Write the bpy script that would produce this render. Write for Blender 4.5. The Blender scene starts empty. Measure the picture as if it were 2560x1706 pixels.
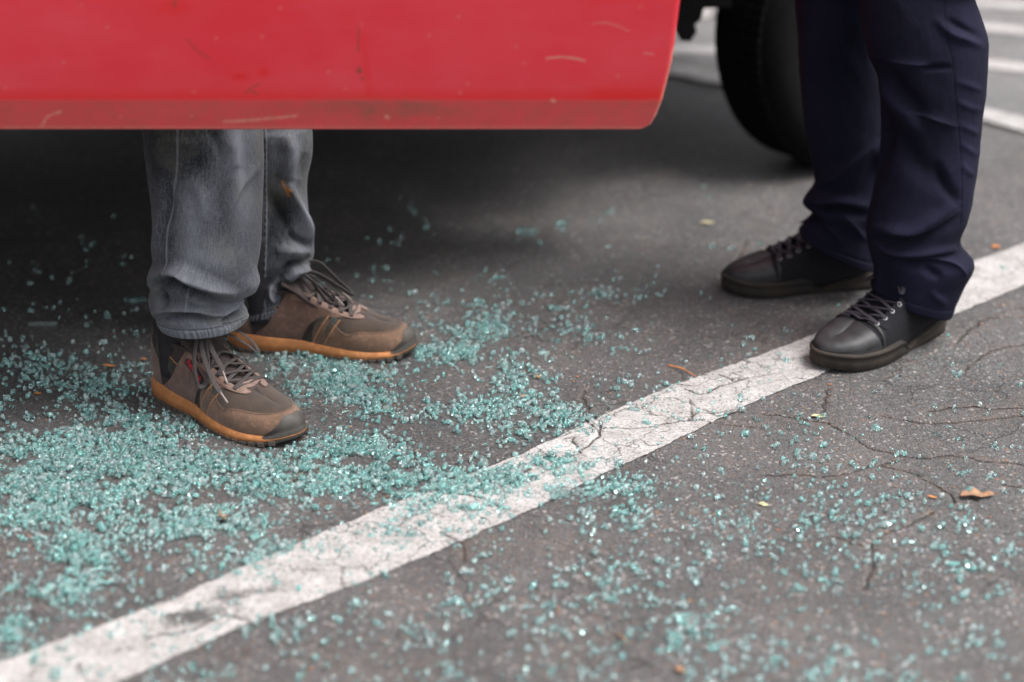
import bpy, bmesh, math, random
import numpy as np
from mathutils import Vector, Matrix, noise
R = math.radians
random.seed(7); rng = np.random.default_rng(11)
scene = bpy.context.scene
COL = scene.collection

# ------------------------------------------------------------------ camera, sky, sun, exposure
CH, PITCH, FPX = 1.24, R(23.0), 4773.0
cam = bpy.data.cameras.new('camera'); camo = bpy.data.objects.new('camera', cam); COL.objects.link(camo)
camo.location = (0, 0, CH); camo.rotation_euler = (R(90) - PITCH, 0, 0)
cam.sensor_width = 36; cam.lens = FPX / 2560 * 36; cam.clip_start = .05; cam.clip_end = 2000
cam.dof.use_dof = True; cam.dof.focus_distance = 2.86; cam.dof.aperture_fstop = 1.75
scene.camera = camo
scene.view_settings.view_transform = 'Standard'; scene.view_settings.look = 'None'
scene.view_settings.gamma = 1; scene.view_settings.use_curve_mapping = False
scene.view_settings.exposure = 1.53
SUN_EL, SUN_AZ = R(64), R(106)      # azimuth clockwise from +Y: to the camera's right, a little behind it
w = bpy.data.worlds.new('World'); scene.world = w; w.use_nodes = True
wn = w.node_tree; bg = wn.nodes['Background']; bg.inputs['Strength'].default_value = .105
sky = wn.nodes.new('ShaderNodeTexSky'); sky.sky_type = 'NISHITA'; sky.sun_disc = False
sky.sun_elevation = SUN_EL; sky.sun_rotation = SUN_AZ; sky.dust_density = 4; sky.air_density = 1.0
hs = wn.nodes.new('ShaderNodeHueSaturation'); hs.inputs['Saturation'].default_value = .22
wn.links.new(sky.outputs[0], hs.inputs['Color']); wn.links.new(hs.outputs[0], bg.inputs['Color'])
sl = bpy.data.lights.new('sun', 'SUN'); sl.energy = 1.5; sl.angle = R(30); sl.color = (1, .975, .95)
slo = bpy.data.objects.new('sun', sl); COL.objects.link(slo)
sd = Vector((math.sin(SUN_AZ) * math.cos(SUN_EL), math.cos(SUN_AZ) * math.cos(SUN_EL), math.sin(SUN_EL)))
slo.rotation_euler = sd.to_track_quat('Z', 'Y').to_euler(); slo.location = sd * 5

ST, CT = math.sin(PITCH), math.cos(PITCH)
def at(px, py, D):          # photograph pixel + distance along the ground -> world point
    v = (py - 853.) / FPX
    rz, ry = -ST - v * CT, CT - v * ST
    k = D / ry
    return Vector(((px - 1280.) / FPX * k, D, CH + rz * k))
def gr(px, py):             # pixel of a ground point -> world point
    v = (py - 853.) / FPX
    k = CH / (ST + v * CT)
    return Vector(((px - 1280.) / FPX * k, (CT - v * ST) * k, 0))
def proj(P):                # world points (n,3) -> pixels
    d = P[:, 2] - CH
    Z = P[:, 1] * CT - d * ST; Y = P[:, 1] * ST + d * CT
    return np.stack([1280 + FPX * P[:, 0] / Z, 853 - FPX * Y / Z], 1)

# ------------------------------------------------------------------ material helper
class NT:
    def __init__(s, name):
        s.m = bpy.data.materials.new(name); s.m.use_nodes = True; s.t = s.m.node_tree
        s.b = s.t.nodes['Principled BSDF']; s.out = s.t.nodes['Material Output']
    def n(s, typ, ins=None, out=0, **kw):
        nd = s.t.nodes.new('ShaderNode' + typ)
        for k, v in kw.items(): setattr(nd, k, v)
        for k, v in (ins or {}).items():
            if isinstance(v, bpy.types.NodeSocket): s.t.links.new(v, nd.inputs[k])
            else: nd.inputs[k].default_value = v
        return nd.outputs[out]
    def set(s, **kw):
        for k, v in kw.items():
            k = k.replace('_', ' ')
            if isinstance(v, bpy.types.NodeSocket): s.t.links.new(v, s.b.inputs[k])
            else: s.b.inputs[k].default_value = v
    def obj(s): return s.n('TexCoord', out=3)
    def uv(s): return s.n('TexCoord', out=2)
    def noise(s, vec, scale, detail=4, rough=.55): return s.n('TexNoise', {'Vector': vec, 'Scale': scale, 'Detail': detail, 'Roughness': rough})
    def mapv(s, vec, sc): return s.n('Mapping', {'Vector': vec, 'Scale': sc})
    def ramp(s, f, a, b, lo=0., hi=1.): return s.n('MapRange', {'Value': f, 'From Min': a, 'From Max': b, 'To Min': lo, 'To Max': hi})
    def mix(s, f, a, b, bt='MIX'):
        nd = s.t.nodes.new('ShaderNodeMix'); nd.data_type = 'RGBA'; nd.blend_type = bt
        for i, v in ((0, f), (6, a), (7, b)):
            if isinstance(v, bpy.types.NodeSocket): s.t.links.new(v, nd.inputs[i])
            else: nd.inputs[i].default_value = (v if i == 0 else (tuple(v) + (1,) if len(v) == 3 else v))
        return nd.outputs[2]
    def math(s, op, a, b=0.): return s.n('Math', {0: a, 1: b}, operation=op)
    def attr(s, name): return s.n('Attribute', out=2, attribute_name=name)
    def bump(s, h, strength, dist, normal=None):
        ins = {'Height': h, 'Strength': strength, 'Distance': dist}
        if normal: ins['Normal'] = normal
        return s.n('Bump', ins)

def simple(name, col, rough=.6, metal=0., nscale=60, var=.25, bump=.0, bscale=400, spec=.4):
    m = NT(name); o = m.obj()
    n1 = m.noise(o, nscale, 4)
    c2 = tuple(c * (1 - var) for c in col); c3 = tuple(min(1, c * (1 + var)) for c in col)
    m.set(Base_Color=m.mix(m.ramp(n1, .3, .7), c2, c3), Roughness=rough, Metallic=metal)
    if bump: m.set(Normal=m.bump(m.noise(o, bscale, 3), bump, .0006))
    m.set(Specular_IOR_Level=spec)
    return m.m

def asphalt(name, base, paint=False):
    m = NT(name); o = m.obj()
    big = m.noise(o, 2.2, 5); mid = m.noise(o, 26, 5); fine = m.noise(o, 230, 3, .7)
    vor = m.n('TexVoronoi', {'Vector': m.n('VectorMath', {0: o, 1: m.n('VectorMath', {0: m.n('TexNoise', {'Vector': o, 'Scale': 150.}, out=1), 1: (.004, .004, .004)}, operation='MULTIPLY')}, operation='ADD'), 'Scale': 260., 'Randomness': 1.}, out=1)
    vd = m.n('TexVoronoi', {'Vector': o, 'Scale': 260.}, out=0)
    sep = m.n('SeparateColor', {0: vor}, out=0); sep2 = m.n('SeparateColor', {0: vor}, out=1)
    if paint:
        c = m.mix(m.ramp(m.math('ADD', m.math('MULTIPLY', mid, .6), m.math('MULTIPLY', m.noise(o, 75, 5, .75), .4)), .38, .60), (.27, .258, .250), (.43, .418, .413))
        c = m.mix(m.ramp(big, .42, .7, 0, .5), c, (.34, .315, .30))
        c = m.mix(m.ramp(fine, .52, .66, 0, .6), c, (.22, .20, .185))
    else:
        d = tuple(x * .42 for x in base); l = tuple(x * 1.75 for x in base)
        c = m.mix(m.ramp(sep, 0, 1), d, l)
        c = m.mix(m.ramp(fine, .38, .66, 0, .85), c, tuple(x * .36 for x in base))
        c = m.mix(m.ramp(m.noise(o, 95, 4, .75), .52, .7, 0, .6), c, tuple(x * 1.7 for x in base))
        c = m.mix(m.ramp(big, .35, .68, 0, .5), c, (base[0] * 1.3, base[1] * 1.24, base[2] * 1.2))
        v2 = m.n('TexVoronoi', {'Vector': o, 'Scale': 105., 'Randomness': 1.}, out=1); g2 = m.n('SeparateColor', {0: v2}, out=0); v2d = m.n('TexVoronoi', {'Vector': o, 'Scale': 105.}, out=0)
        stone = m.math('MULTIPLY', m.ramp(g2, .72, .76), m.ramp(v2d, .25, .36, 1, 0))
        c = m.mix(m.math('MULTIPLY', stone, .55), c, m.mix(m.n('SeparateColor', {0: v2}, out=1), tuple(x * .8 for x in base), tuple(x * 2.3 for x in base)))
        c = m.mix(m.ramp(sep2, .955, .975, 0, .6), c, (.42, .39, .37))
        c = m.mix(m.ramp(sep2, .02, .035, .45, 0), c, (.25, .12, .05))
        c = m.mix(m.ramp(m.noise(o, 4.5, 7, .68), .42, .62, .45, 0), c, tuple(x * .45 for x in base))
        c = m.mix(m.ramp(m.noise(o, 7, 4), .55, .75, 0, .35), c, (base[0] * 1.25, base[1] * 1.02, base[2] * .86))
    h = m.math('ADD', m.math('MULTIPLY', m.ramp(vd, 0, .6, 1, 0), .6 if not paint else .25), m.math('MULTIPLY', fine, .8))
    h = m.math('ADD', h, m.math('MULTIPLY', mid, 1.0))
    # fine crazing of the surface
    wv = m.n('VectorMath', {0: o, 1: m.n('VectorMath', {0: m.n('TexNoise', {'Vector': o, 'Scale': 18., 'Detail': 8.}, out=1), 1: (.09, .09, .09)}, operation='MULTIPLY')}, operation='ADD')
    cr = m.n('TexVoronoi', {'Vector': wv, 'Scale': 7.5 if not paint else 10.}, out=0, feature='DISTANCE_TO_EDGE')
    gate = m.ramp(m.noise(o, 3.1, 3), .46, .56)
    crk = m.math('MULTIPLY', m.ramp(cr, .004, .013, 1, 0), gate)
    at_ = m.attr('crack')
    wob = m.math('ADD', at_, m.math('MULTIPLY', m.math('SUBTRACT', m.noise(o, 130, 4, .7), .5), .0065))
    crk2 = m.math('MULTIPLY', m.ramp(wob, .0006, .0026, 1, 0), m.ramp(m.noise(o, 11, 3), .36, .52, .25, 1))
    tot = m.math('MAXIMUM', m.math('MULTIPLY', crk, .55), crk2)
    c = m.mix(m.math('MULTIPLY', tot, .5 if not paint else .6), c, (.03, .026, .024))
    halo = m.ramp(m.math('ADD', wob, 0.), .003, .014, .22, 0)
    if not paint: c = m.mix(m.math('MULTIPLY', halo, m.ramp(mid, .4, .6)), c, (.16, .10, .07))
    h = m.math('SUBTRACT', h, m.math('MULTIPLY', tot, 2.5))
    m.set(Base_Color=c, Roughness=m.ramp(fine, .3, .7, .6, .85) if not paint else .75, Normal=m.bump(h, 1.0 if not paint else .7, .0026 if not paint else .0018), Specular_IOR_Level=.35)
    if paint:
        e = m.attr('keep')
        nz = m.math('ADD', m.math('MULTIPLY', m.noise(o, 42, 6, .68), .75), m.math('MULTIPLY', m.noise(o, 210, 3, .7), .35))
        al = m.ramp(m.math('SUBTRACT', e, nz), -.07, .12)
        al = m.math('MULTIPLY', al, m.ramp(m.noise(o, 260, 4, .85), .36, .50, .30, 1))
        al = m.math('MULTIPLY', al, m.math('SUBTRACT', 1., m.math('MULTIPLY', tot, .8)))
        m.set(Alpha=al)
    return m.m

def fabric(name, c_dark, c_light, denim=True):
    m = NT(name); uv = m.uv(); o = m.obj()
    tw = m.n('TexWave', {'Vector': m.n('Mapping', {'Vector': uv, 'Rotation': (0, 0, R(25)), 'Scale': (1, 1, 1)}), 'Scale': 260. if denim else 420., 'Distortion': 2.5, 'Detail': 2., 'Detail Scale': 2.}, out=1)
    slub = m.noise(m.mapv(uv, (520, 60, 1)), 1, 4, .75)
    slub2 = m.noise(m.mapv(uv, (40, 500, 1)), 1, 3, .7)
    cloud = m.noise(o, 9, 5); fade = m.attr('fade')
    f = m.math('ADD', m.math('MULTIPLY', slub, .38), m.math('MULTIPLY', slub2, .14))
    f = m.math('ADD', f, m.math('MULTIPLY', cloud, .42))
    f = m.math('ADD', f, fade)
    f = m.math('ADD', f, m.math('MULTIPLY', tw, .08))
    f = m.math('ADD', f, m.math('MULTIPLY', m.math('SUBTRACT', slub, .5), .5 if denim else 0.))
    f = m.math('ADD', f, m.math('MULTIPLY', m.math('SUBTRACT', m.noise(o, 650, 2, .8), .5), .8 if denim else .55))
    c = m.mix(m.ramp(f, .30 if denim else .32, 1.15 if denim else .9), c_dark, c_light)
    if denim:
        st = m.attr('stain'); s2 = m.ramp(m.math('ADD', st, m.math('MULTIPLY', m.noise(o, 90, 4), .9)), .95, 1.02)
        c = m.mix(m.math('MULTIPLY', s2, .8), c, (.36, .13, .035))
        c = m.mix(m.math('MULTIPLY', m.ramp(m.noise(o, 14, 4), .5, .72), .35), c, (.16, .155, .12))
    c = m.mix(m.math('MULTIPLY', m.attr('seam'), .75), c, tuple(x * 1.5 + .02 for x in c_light) if denim else tuple(x * .25 for x in c_dark))
    h = m.math('ADD', m.math('MULTIPLY', slub, 1.), m.math('MULTIPLY', tw, .5))
    m.set(Base_Color=c, Roughness=.9, Specular_IOR_Level=.2 if denim else .12, Sheen_Weight=.08 if denim else .0, Sheen_Roughness=.5, Normal=m.bump(h, .35, .0004))
    return m.m

def suede(name, col, dirt=(.10, .07, .045), amt=.6, rough=.95, nap=.5):
    m = NT(name); o = m.obj()
    n1 = m.noise(o, 28, 5, .65); n2 = m.noise(o, 95, 4, .7); n3 = m.noise(o, 900, 2)
    c = m.mix(m.ramp(n1, .32, .68, 0, amt), col, dirt)
    c = m.mix(m.ramp(n2, .48, .72, 0, .6), c, tuple(min(1, x * 1.75) for x in col))
    c = m.mix(m.ramp(m.noise(o, 12, 6, .7), .55, .72, 0, .5), c, tuple(x * .45 for x in col))
    c = m.mix(m.ramp(n3, .3, .7, 0, .25), c, tuple(x * .5 for x in col))
    m.set(Base_Color=c, Roughness=rough, Specular_IOR_Level=.2, Sheen_Weight=nap * .4, Sheen_Roughness=.6, Normal=m.bump(m.math('ADD', n3, m.math('MULTIPLY', n2, .6)), .5, .0006))
    return m.m

def glass_mat(name, tint, glint_milk):
    m = NT(name); t = m.t
    g = t.nodes.new('ShaderNodeBsdfGlass'); g.inputs['IOR'].default_value = 1.5; g.inputs['Roughness'].default_value = .0
    g.inputs['Color'].default_value = tint + (1,)
    tr = t.nodes.new('ShaderNodeBsdfTranslucent'); df = t.nodes.new('ShaderNodeBsdfDiffuse')
    oi = m.n('ObjectInfo', out=5); rnd = m.attr('tone')
    col = m.mix(m.ramp(rnd, 0, .8), (.38, .92, .87), (.97, 1., 1.))  # near-white diffuse shards stand in for glints and inner sky reflections
    t.links.new(col, tr.inputs['Color']); t.links.new(col, df.inputs['Color'])
    a = t.nodes.new('ShaderNodeMixShader'); a.inputs[0].default_value = .68
    t.links.new(tr.outputs[0], a.inputs[1]); t.links.new(df.outputs[0], a.inputs[2])
    b = t.nodes.new('ShaderNodeMixShader'); t.links.new(m.ramp(m.math('FRACT', m.math('MULTIPLY', rnd, 7.3)), 0, 1, glint_milk * .15, glint_milk * 1.7), b.inputs[0])
    t.links.new(g.outputs[0], b.inputs[1]); t.links.new(a.outputs[0], b.inputs[2])
    t.links.new(b.outputs[0], m.out.inputs['Surface'])
    return m.m

def red_paint(name):
    m = NT(name); o = m.obj()
    n = m.noise(o, 5, 5, .6); n2 = m.noise(m.mapv(o, (3, 3, 14)), 3, 4); n3 = m.noise(o, 45, 5, .7)
    c = m.mix(m.ramp(n, .35, .7, 0, .5), (.60, .026, .040), (.62, .072, .090))
    c = m.mix(m.ramp(n2, .45, .75, 0, .22), c, (.62, .080, .096))
    c = m.mix(m.attr('clean'), c, (.60, .012, .012))
    dirt = m.attr('dirt')
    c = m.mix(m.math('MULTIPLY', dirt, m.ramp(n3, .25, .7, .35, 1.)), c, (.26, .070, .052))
    sp = m.n('TexVoronoi', {'Vector': o, 'Scale': 24.}, out=0)
    c = m.mix(m.ramp(m.math('ADD', sp, m.math('MULTIPLY', n3, .12)), .03, .07, .4, 0), c, (.6, .3, .3))
    c = m.mix(m.math('MULTIPLY', m.attr('wear'), m.ramp(m.noise(o, 160, 3), .25, .6, .3, 1)), c, (.50, .28, .20))
    c = m.mix(m.attr('dark'), c, (.10, .05, .02))
    m.set(Base_Color=c, Roughness=m.ramp(dirt, 0, 1, .38, .8), Specular_IOR_Level=.35, Normal=m.bump(n3, .1, .001))
    return m.m

# ------------------------------------------------------------------ mesh helpers
def mesh_np(name, V, F, mat, parent=None, smooth=True, attrs=None, uv=None, link=True):
    V = np.asarray(V, dtype=np.float32); me = bpy.data.meshes.new(name)
    if isinstance(F, np.ndarray):
        nf, k = F.shape
        me.vertices.add(len(V)); me.vertices.foreach_set('co', V.ravel())
        me.loops.add(nf * k); me.loops.foreach_set('vertex_index', F.ravel().astype(np.int32))
        me.polygons.add(nf); me.polygons.foreach_set('loop_start', np.arange(0, nf * k, k, dtype=np.int32))
        me.polygons.foreach_set('loop_total', np.full(nf, k, dtype=np.int32))
        me.update(calc_edges=True); me.validate()
    else:
        me.from_pydata([tuple(v) for v in V], [], F)
    if smooth: me.polygons.foreach_set('use_smooth', [True] * len(me.polygons))
    for k, a in (attrs or {}).items():
        at_ = me.attributes.new(k, 'FLOAT', 'POINT'); at_.data.foreach_set('value', np.asarray(a, dtype=np.float32).ravel())
    if uv is not None and isinstance(F, np.ndarray):
        l = me.uv_layers.new(name='UVMap'); l.data.foreach_set('uv', np.asarray(uv, dtype=np.float32)[F.ravel()].ravel())
    me.materials.append(mat)
    o = bpy.data.objects.new(name, me)
    if link: COL.objects.link(o)
    if parent: o.parent = parent
    return o
def gridF(nu, nv, closed=False):
    i, j = np.meshgrid(np.arange(nu - (0 if closed else 1)), np.arange(nv - 1), indexing='ij')
    a = i * nv + j; b = ((i + 1) % nu) * nv + j
    return np.stack([a, b, b + 1, a + 1], -1).reshape(-1, 4)
def tag(o, label=None, cat=None, group=None, kind=None):
    if label: o['label'] = label
    if cat: o['category'] = cat
    if group: o['group'] = group
    if kind: o['kind'] = kind
    return o
def empty(name, loc=(0, 0, 0), rz=0, parent=None):
    o = bpy.data.objects.new(name, None); COL.objects.link(o); o.location = loc; o.rotation_euler = (0, 0, rz)
    o.empty_display_size = .1
    if parent: o.parent = parent
    return o
def cr(pts, n):             # Catmull-Rom resample of (k,d) points to n samples (chord parameter)
    P = np.asarray(pts, float); k = len(P)
    d = np.r_[0, np.cumsum(np.linalg.norm(np.diff(P, axis=0), axis=1) + 1e-9)]
    s = np.linspace(0, d[-1], n); idx = np.clip(np.searchsorted(d, s, side='right') - 1, 0, k - 2)
    t = ((s - d[idx]) / (d[idx + 1] - d[idx]))[:, None]
    Pe = np.vstack([2 * P[0] - P[1], P, 2 * P[-1] - P[-2]])
    p0, p1, p2, p3 = Pe[idx], Pe[idx + 1], Pe[idx + 2], Pe[idx + 3]
    return .5 * ((2 * p1) + (-p0 + p2) * t + (2 * p0 - 5 * p1 + 4 * p2 - p3) * t**2 + (-p0 + 3 * p1 - 3 * p2 + p3) * t**3)
def ribbon(name, pts, width, thick, up, mat, parent=None, n=40, taper=False):
    P = cr(pts, n); T = np.gradient(P, axis=0); T /= np.linalg.norm(T, axis=1)[:, None] + 1e-9
    U = np.array([up] * n, float) if np.ndim(up) == 1 else cr(up, n)
    S = np.cross(T, U); S /= np.linalg.norm(S, axis=1)[:, None] + 1e-9; N = np.cross(S, T)
    w_ = np.full(n, width / 2)
    if taper: w_ *= .6 + .4 * np.sin(np.linspace(0, math.pi, n))
    k = 8; V = np.zeros((n, k, 3))
    for j in range(k):
        a = 2 * math.pi * (j + .5) / k
        V[:, j] = P + S * (w_ * np.sign(math.cos(a)) * abs(math.cos(a))**.5)[:, None] + N * (thick / 2 * np.sign(math.sin(a)) * abs(math.sin(a))**.5)
    F = []
    for i in range(n - 1):
        for j in range(k): F.append((i * k + j, i * k + (j + 1) % k, (i + 1) * k + (j + 1) % k, (i + 1) * k + j))
    F.append(tuple(range(k))[::-1]); F.append(tuple((n - 1) * k + j for j in range(k)))
    return mesh_np(name, V.reshape(-1, 3), F, mat, parent)
def tube(name, pts, rad, mat, parent=None, n=24, k=10):
    P = cr(pts, n); rr = np.interp(np.linspace(0, 1, n), np.linspace(0, 1, len(rad)), rad) if np.ndim(rad) else np.full(n, rad)
    T = np.gradient(P, axis=0); T /= np.linalg.norm(T, axis=1)[:, None] + 1e-9
    ref = np.array([0, 0, 1.]) if abs(T[0, 2]) < .9 else np.array([1., 0, 0])
    A = np.cross(T, ref); A /= np.linalg.norm(A, axis=1)[:, None] + 1e-9; B = np.cross(A, T)
    V = np.stack([P + (A * math.cos(2 * math.pi * j / k) + B * math.sin(2 * math.pi * j / k)) * rr[:, None] for j in range(k)], 1)
    F = [(i * k + j, i * k + (j + 1) % k, (i + 1) * k + (j + 1) % k, (i + 1) * k + j) for i in range(n - 1) for j in range(k)]
    F += [tuple(range(k))[::-1], tuple((n - 1) * k + j for j in range(k))]
    return mesh_np(name, V.reshape(-1, 3), F, mat, parent)
def prism(name, poly, a0, a1, axis, mat, parent=None, bevel=.0):   # polygon extruded along 'axis'
    bm = bmesh.new(); ax = 'xyz'.index(axis); ot = [i for i in range(3) if i != ax]
    def mk(p, a):
        c = [0, 0, 0]; c[ax] = a; c[ot[0]] = p[0]; c[ot[1]] = p[1]; return bm.verts.new(c)
    A = [mk(p, a0) for p in poly]; B = [mk(p, a1) for p in poly]; n = len(poly)
    bm.faces.new(A); bm.faces.new(B[::-1])
    for i in range(n): bm.faces.new((A[i], B[i], B[(i + 1) % n], A[(i + 1) % n]))
    bmesh.ops.recalc_face_normals(bm, faces=bm.faces)
    if bevel: bmesh.ops.bevel(bm, geom=list(bm.edges), offset=bevel, segments=2, affect='EDGES', profile=.6)
    me = bpy.data.meshes.new(name); bm.to_mesh(me); bm.free(); me.materials.append(mat)
    o = bpy.data.objects.new(name, me); COL.objects.link(o)
    if parent: o.parent = parent
    return o
def box(name, a, b, mat, parent=None, bevel=.004):
    return prism(name, [(a[0], a[1]), (b[0], a[1]), (b[0], b[1]), (a[0], b[1])], a[2], b[2], 'z', mat, parent, bevel)
def polydist(P, lines):     # min distance of (n,2) points to a list of polylines
    d = np.full(len(P), 1e3)
    for L in lines:
        L = np.asarray(L, float)
        for a, b in zip(L[:-1], L[1:]):
            lo = np.minimum(a, b) - .03; hi = np.maximum(a, b) + .03
            k = np.where((P[:, 0] > lo[0]) & (P[:, 0] < hi[0]) & (P[:, 1] > lo[1]) & (P[:, 1] < hi[1]))[0]
            if not len(k): continue
            q = P[k]; ab = b - a; t = np.clip(((q - a) @ ab) / (ab @ ab + 1e-12), 0, 1)
            d[k] = np.minimum(d[k], np.linalg.norm(q - a - t[:, None] * ab, axis=1))
    return d

# ------------------------------------------------------------------ materials
M_asph = asphalt('asphalt', (.092, .089, .090))
M_far = asphalt('pale_asphalt', (.15, .149, .15))
M_paint = asphalt('road_paint', (.7, .7, .7), paint=True)
M_jeans = fabric('grey_denim', (.012, .013, .0165), (.225, .232, .262))
M_navy = fabric('navy_cotton', (.0034, .0034, .0080), (.0185, .0182, .041), denim=False)  # lighter end raised so painted fold highlights show
M_suede = suede('brown_suede', (.150, .084, .062), (.055, .034, .025), .8)
M_suede2 = suede('dusty_pink_suede', (.205, .128, .102), (.12, .085, .065), .4)
M_mud = suede('tan_worn_suede', (.190, .108, .070), (.085, .055, .035), .75)
M_olive = suede('dark_olive_suede', (.038, .027, .020), (.090, .058, .040), .8)
M_green = simple('dark_green_leather', (.040, .043, .037), .45, var=.4, nscale=50)
M_mesh = simple('dark_plum_mesh', (.038, .027, .026), .8, bump=.8, bscale=700)
M_gum = suede('gum_rubber', (.46, .195, .075), (.30, .125, .05), .55, rough=.6, nap=0)
M_trim = simple('orange_edge_trim', (.42, .2, .09), .7)
M_outs = simple('grey_outsole_rubber', (.085, .07, .058), .75, var=.3)
M_toe = simple('grey_toe_rubber', (.062, .055, .048), .6, var=.2)
M_lace = simple('grey_lace', (.066, .055, .054), .9, var=.3, nscale=500, bump=.9, bscale=900)
M_aglet = simple('clear_aglet', (.24, .19, .17), .35)
M_label = simple('dark_label_cloth', (.03, .025, .035), .8)
M_redt = simple('red_thread', (.45, .02, .03), .7)
M_black = simple('black_canvas', (.014, .0135, .016), .95, var=.5, nscale=420, bump=1., bscale=650, spec=.15)
M_cap = simple('black_leather', (.020, .0195, .021), .54, var=.45, nscale=60, bump=.5, bscale=160)
M_bsole = suede('black_rubber_sole', (.022, .020, .019), (.058, .044, .032), .7, rough=.75, nap=0)
M_blace = simple('black_lace', (.024, .02, .028), .85, var=.2, bump=.8, bscale=800)
M_eye = simple('metal_eyelet', (.30, .30, .31), .4, .8)
M_sock = simple('dark_sock', (.02, .018, .022), .95)
M_skin = simple('skin', (.45, .27, .2), .5)
M_tyre = simple('tyre_rubber', (.007, .007, .007), .9, spec=.08)
M_chas = simple('black_chassis', (.006, .006, .006), .85, spec=.08)
M_steel = simple('black_wheel_steel', (.01, .01, .01), .8, 0., spec=.08)
M_red = red_paint('red_car_paint')
M_cgl = simple('tinted_car_glass', (.02, .03, .03), .05)
M_shirt = simple('dark_cotton', (.06, .06, .07), .9)
M_glass = glass_mat('teal_glass', (.885, .993, .982), .17)
M_leaf = simple('orange_leaf', (.50, .19, .055), .8, var=.35, nscale=80)
M_leaf2 = simple('brown_leaf', (.24, .135, .08), .8, var=.3, nscale=120)
M_leafp = simple('pale_leaf', (.45, .42, .25), .8, var=.3)
M_grit = simple('grit', (.22, .19, .17), .85, var=.5, nscale=200)
M_crumb = simple('orange_leaf_crumbs', (.42, .18, .07), .85, var=.4, nscale=60)

# ------------------------------------------------------------------ ground
def c3(x0, y0, s, pts): return [tuple(gr(x0 + a / s, y0 + b / s).xy) for a, b in pts]
def jag(L, seed):
    r = np.random.default_rng(seed); P = np.asarray(L); n = max(6, int(np.sum(np.linalg.norm(np.diff(P, axis=0), axis=1)) / .012))
    Q = cr(P, n); Q += r.normal(0, .0022, Q.shape) + np.cumsum(r.normal(0, .0012, Q.shape), 0) * .5
    return Q
raw = [c3(1900, 900, 3.136, p) for p in (
    [(0, 420), (250, 455), (500, 500), (700, 590), (850, 680), (940, 720), (1150, 770), (1300, 785), (1500, 770), (1750, 800), (2070, 830)],
    [(1330, 400), (1570, 365), (1800, 372), (2090, 366)],
    [(0, 910), (200, 900), (380, 900), (450, 925), (600, 900), (780, 860), (950, 815), (1150, 775)],
    [(940, 830), (1130, 870), (1270, 930), (1400, 1000), (1500, 1060), (1540, 1110)],
    [(1350, 1180), (1180, 1290), (1000, 1345), (920, 1400), (880, 1520), (900, 1640), (840, 1800)],
    [(470, 1350), (720, 1430), (920, 1470)], [(2090, 1010), (1980, 985), (1900, 970)],
    [(530, 220), (520, 320), (500, 420)])]
raw += [c3(1200, 900, 3.361, p) for p in (
    [(1000, 580), (1300, 582), (1500, 545), (1700, 515), (1950, 520), (2100, 534), (2350, 560)],
    [(1720, 250), (1880, 300), (2000, 230), (2150, 190), (2300, 150), (2500, 120)],
    [(1560, 315), (1650, 325), (1770, 370), (1900, 430), (2000, 465), (2140, 435)], [(2020, 130), (2160, 190)],
    [(700, 660), (780, 665), (830, 790)], [(890, 250), (885, 330), (870, 430), (960, 560)],
    [(-200, 1130), (0, 1160), (100, 1180), (150, 1240), (300, 1280)], [(830, 790), (700, 830), (500, 900), (300, 960)], [(1770, 340), (1790, 480), (1700, 515)])]
raw += [c3(0, 0, 1, p) for p in ([(2390, 860), (2450, 800), (2560, 790), (2700, 770)], [(1830, 690), (1850, 640), (1870, 600)], [(1460, 1000), (1500, 1080), (1450, 1130)], [(2200, 1040), (2330, 1060), (2560, 1040)],
    [(640, 1560), (560, 1540), (500, 1570), (380, 1600)], [(1100, 1330), (1160, 1370), (1150, 1400)], [(2560, 860), (2480, 880), (2400, 940)])]
CRACKS = [jag(L, 30 + i) for i, L in enumerate(raw)]

def axis_pts(lo, hi, step, far):
    c = np.arange(lo, hi, step); out = [c]
    g, p, s = [], hi, step
    while p < far: s *= 1.35; p += s; g.append(p)
    h, p, s = [], lo, step
    while p > -far: s *= 1.35; p -= s; h.append(p)
    return np.r_[np.array(h)[::-1], c, np.array(g)]
gx = axis_pts(-.75, 1.15, .0036, 400); gy = axis_pts(1.95, 3.3, .0036, 400)
X, Y = np.meshgrid(gx, gy, indexing='ij'); P2 = np.stack([X.ravel(), Y.ravel()], 1)
dcr = polydist(P2, CRACKS)
hz = -.0030 * np.clip(1 - dcr / .0045, 0, 1)
inn = (np.abs(P2[:, 0]) < 3) & (P2[:, 1] > 0) & (P2[:, 1] < 6)
hz += np.where(inn, .0012 * np.sin(P2[:, 0] * 9 + 1.3 * np.sin(P2[:, 1] * 7)) * np.sin(P2[:, 1] * 11 + P2[:, 0] * 3), 0)
ground = mesh_np('ground', np.c_[P2, hz], gridF(len(gx), len(gy)), M_asph, attrs={'crack': np.minimum(dcr, 1)})
tag(ground, 'worn dark grey asphalt of the parking lot', kind='structure')

# lighter surface beyond the curved line, and the faint painted lines on it
arcA = [(1100, 115), (1450, 150), (1690, 182), (1810, 206), (2050, 232), (2240, 256), (2430, 288), (2560, 320), (2750, 385), (3000, 500)]
arcB = [(1000, 128), (1600, 131), (1810, 134), (2200, 150), (2430, 164), (2560, 178), (2800, 210)]
arcC = [(1000, 45), (1755, 40), (1810, 41), (2200, 60), (2430, 72), (2560, 84), (2800, 110)]
arcD = [(1000, -30), (1810, -14), (2200, 2), (2430, 14), (2560, 22), (2800, 40)]
A = np.array([gr(*p).xy for p in cr(arcA, 60)]); nA = len(A)
rows = [A + (np.array([gr(p[0], -1120).xy for p in cr(arcA, 60)]) - A) * s for s in (0, .01, .03, .1, .3, 1)]
V = np.stack(rows, 1).reshape(-1, 2)
far = mesh_np('far_pavement', np.c_[V, np.full(len(V), .004)], gridF(nA, 6), M_far, attrs={'crack': np.ones(len(V))})
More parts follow.
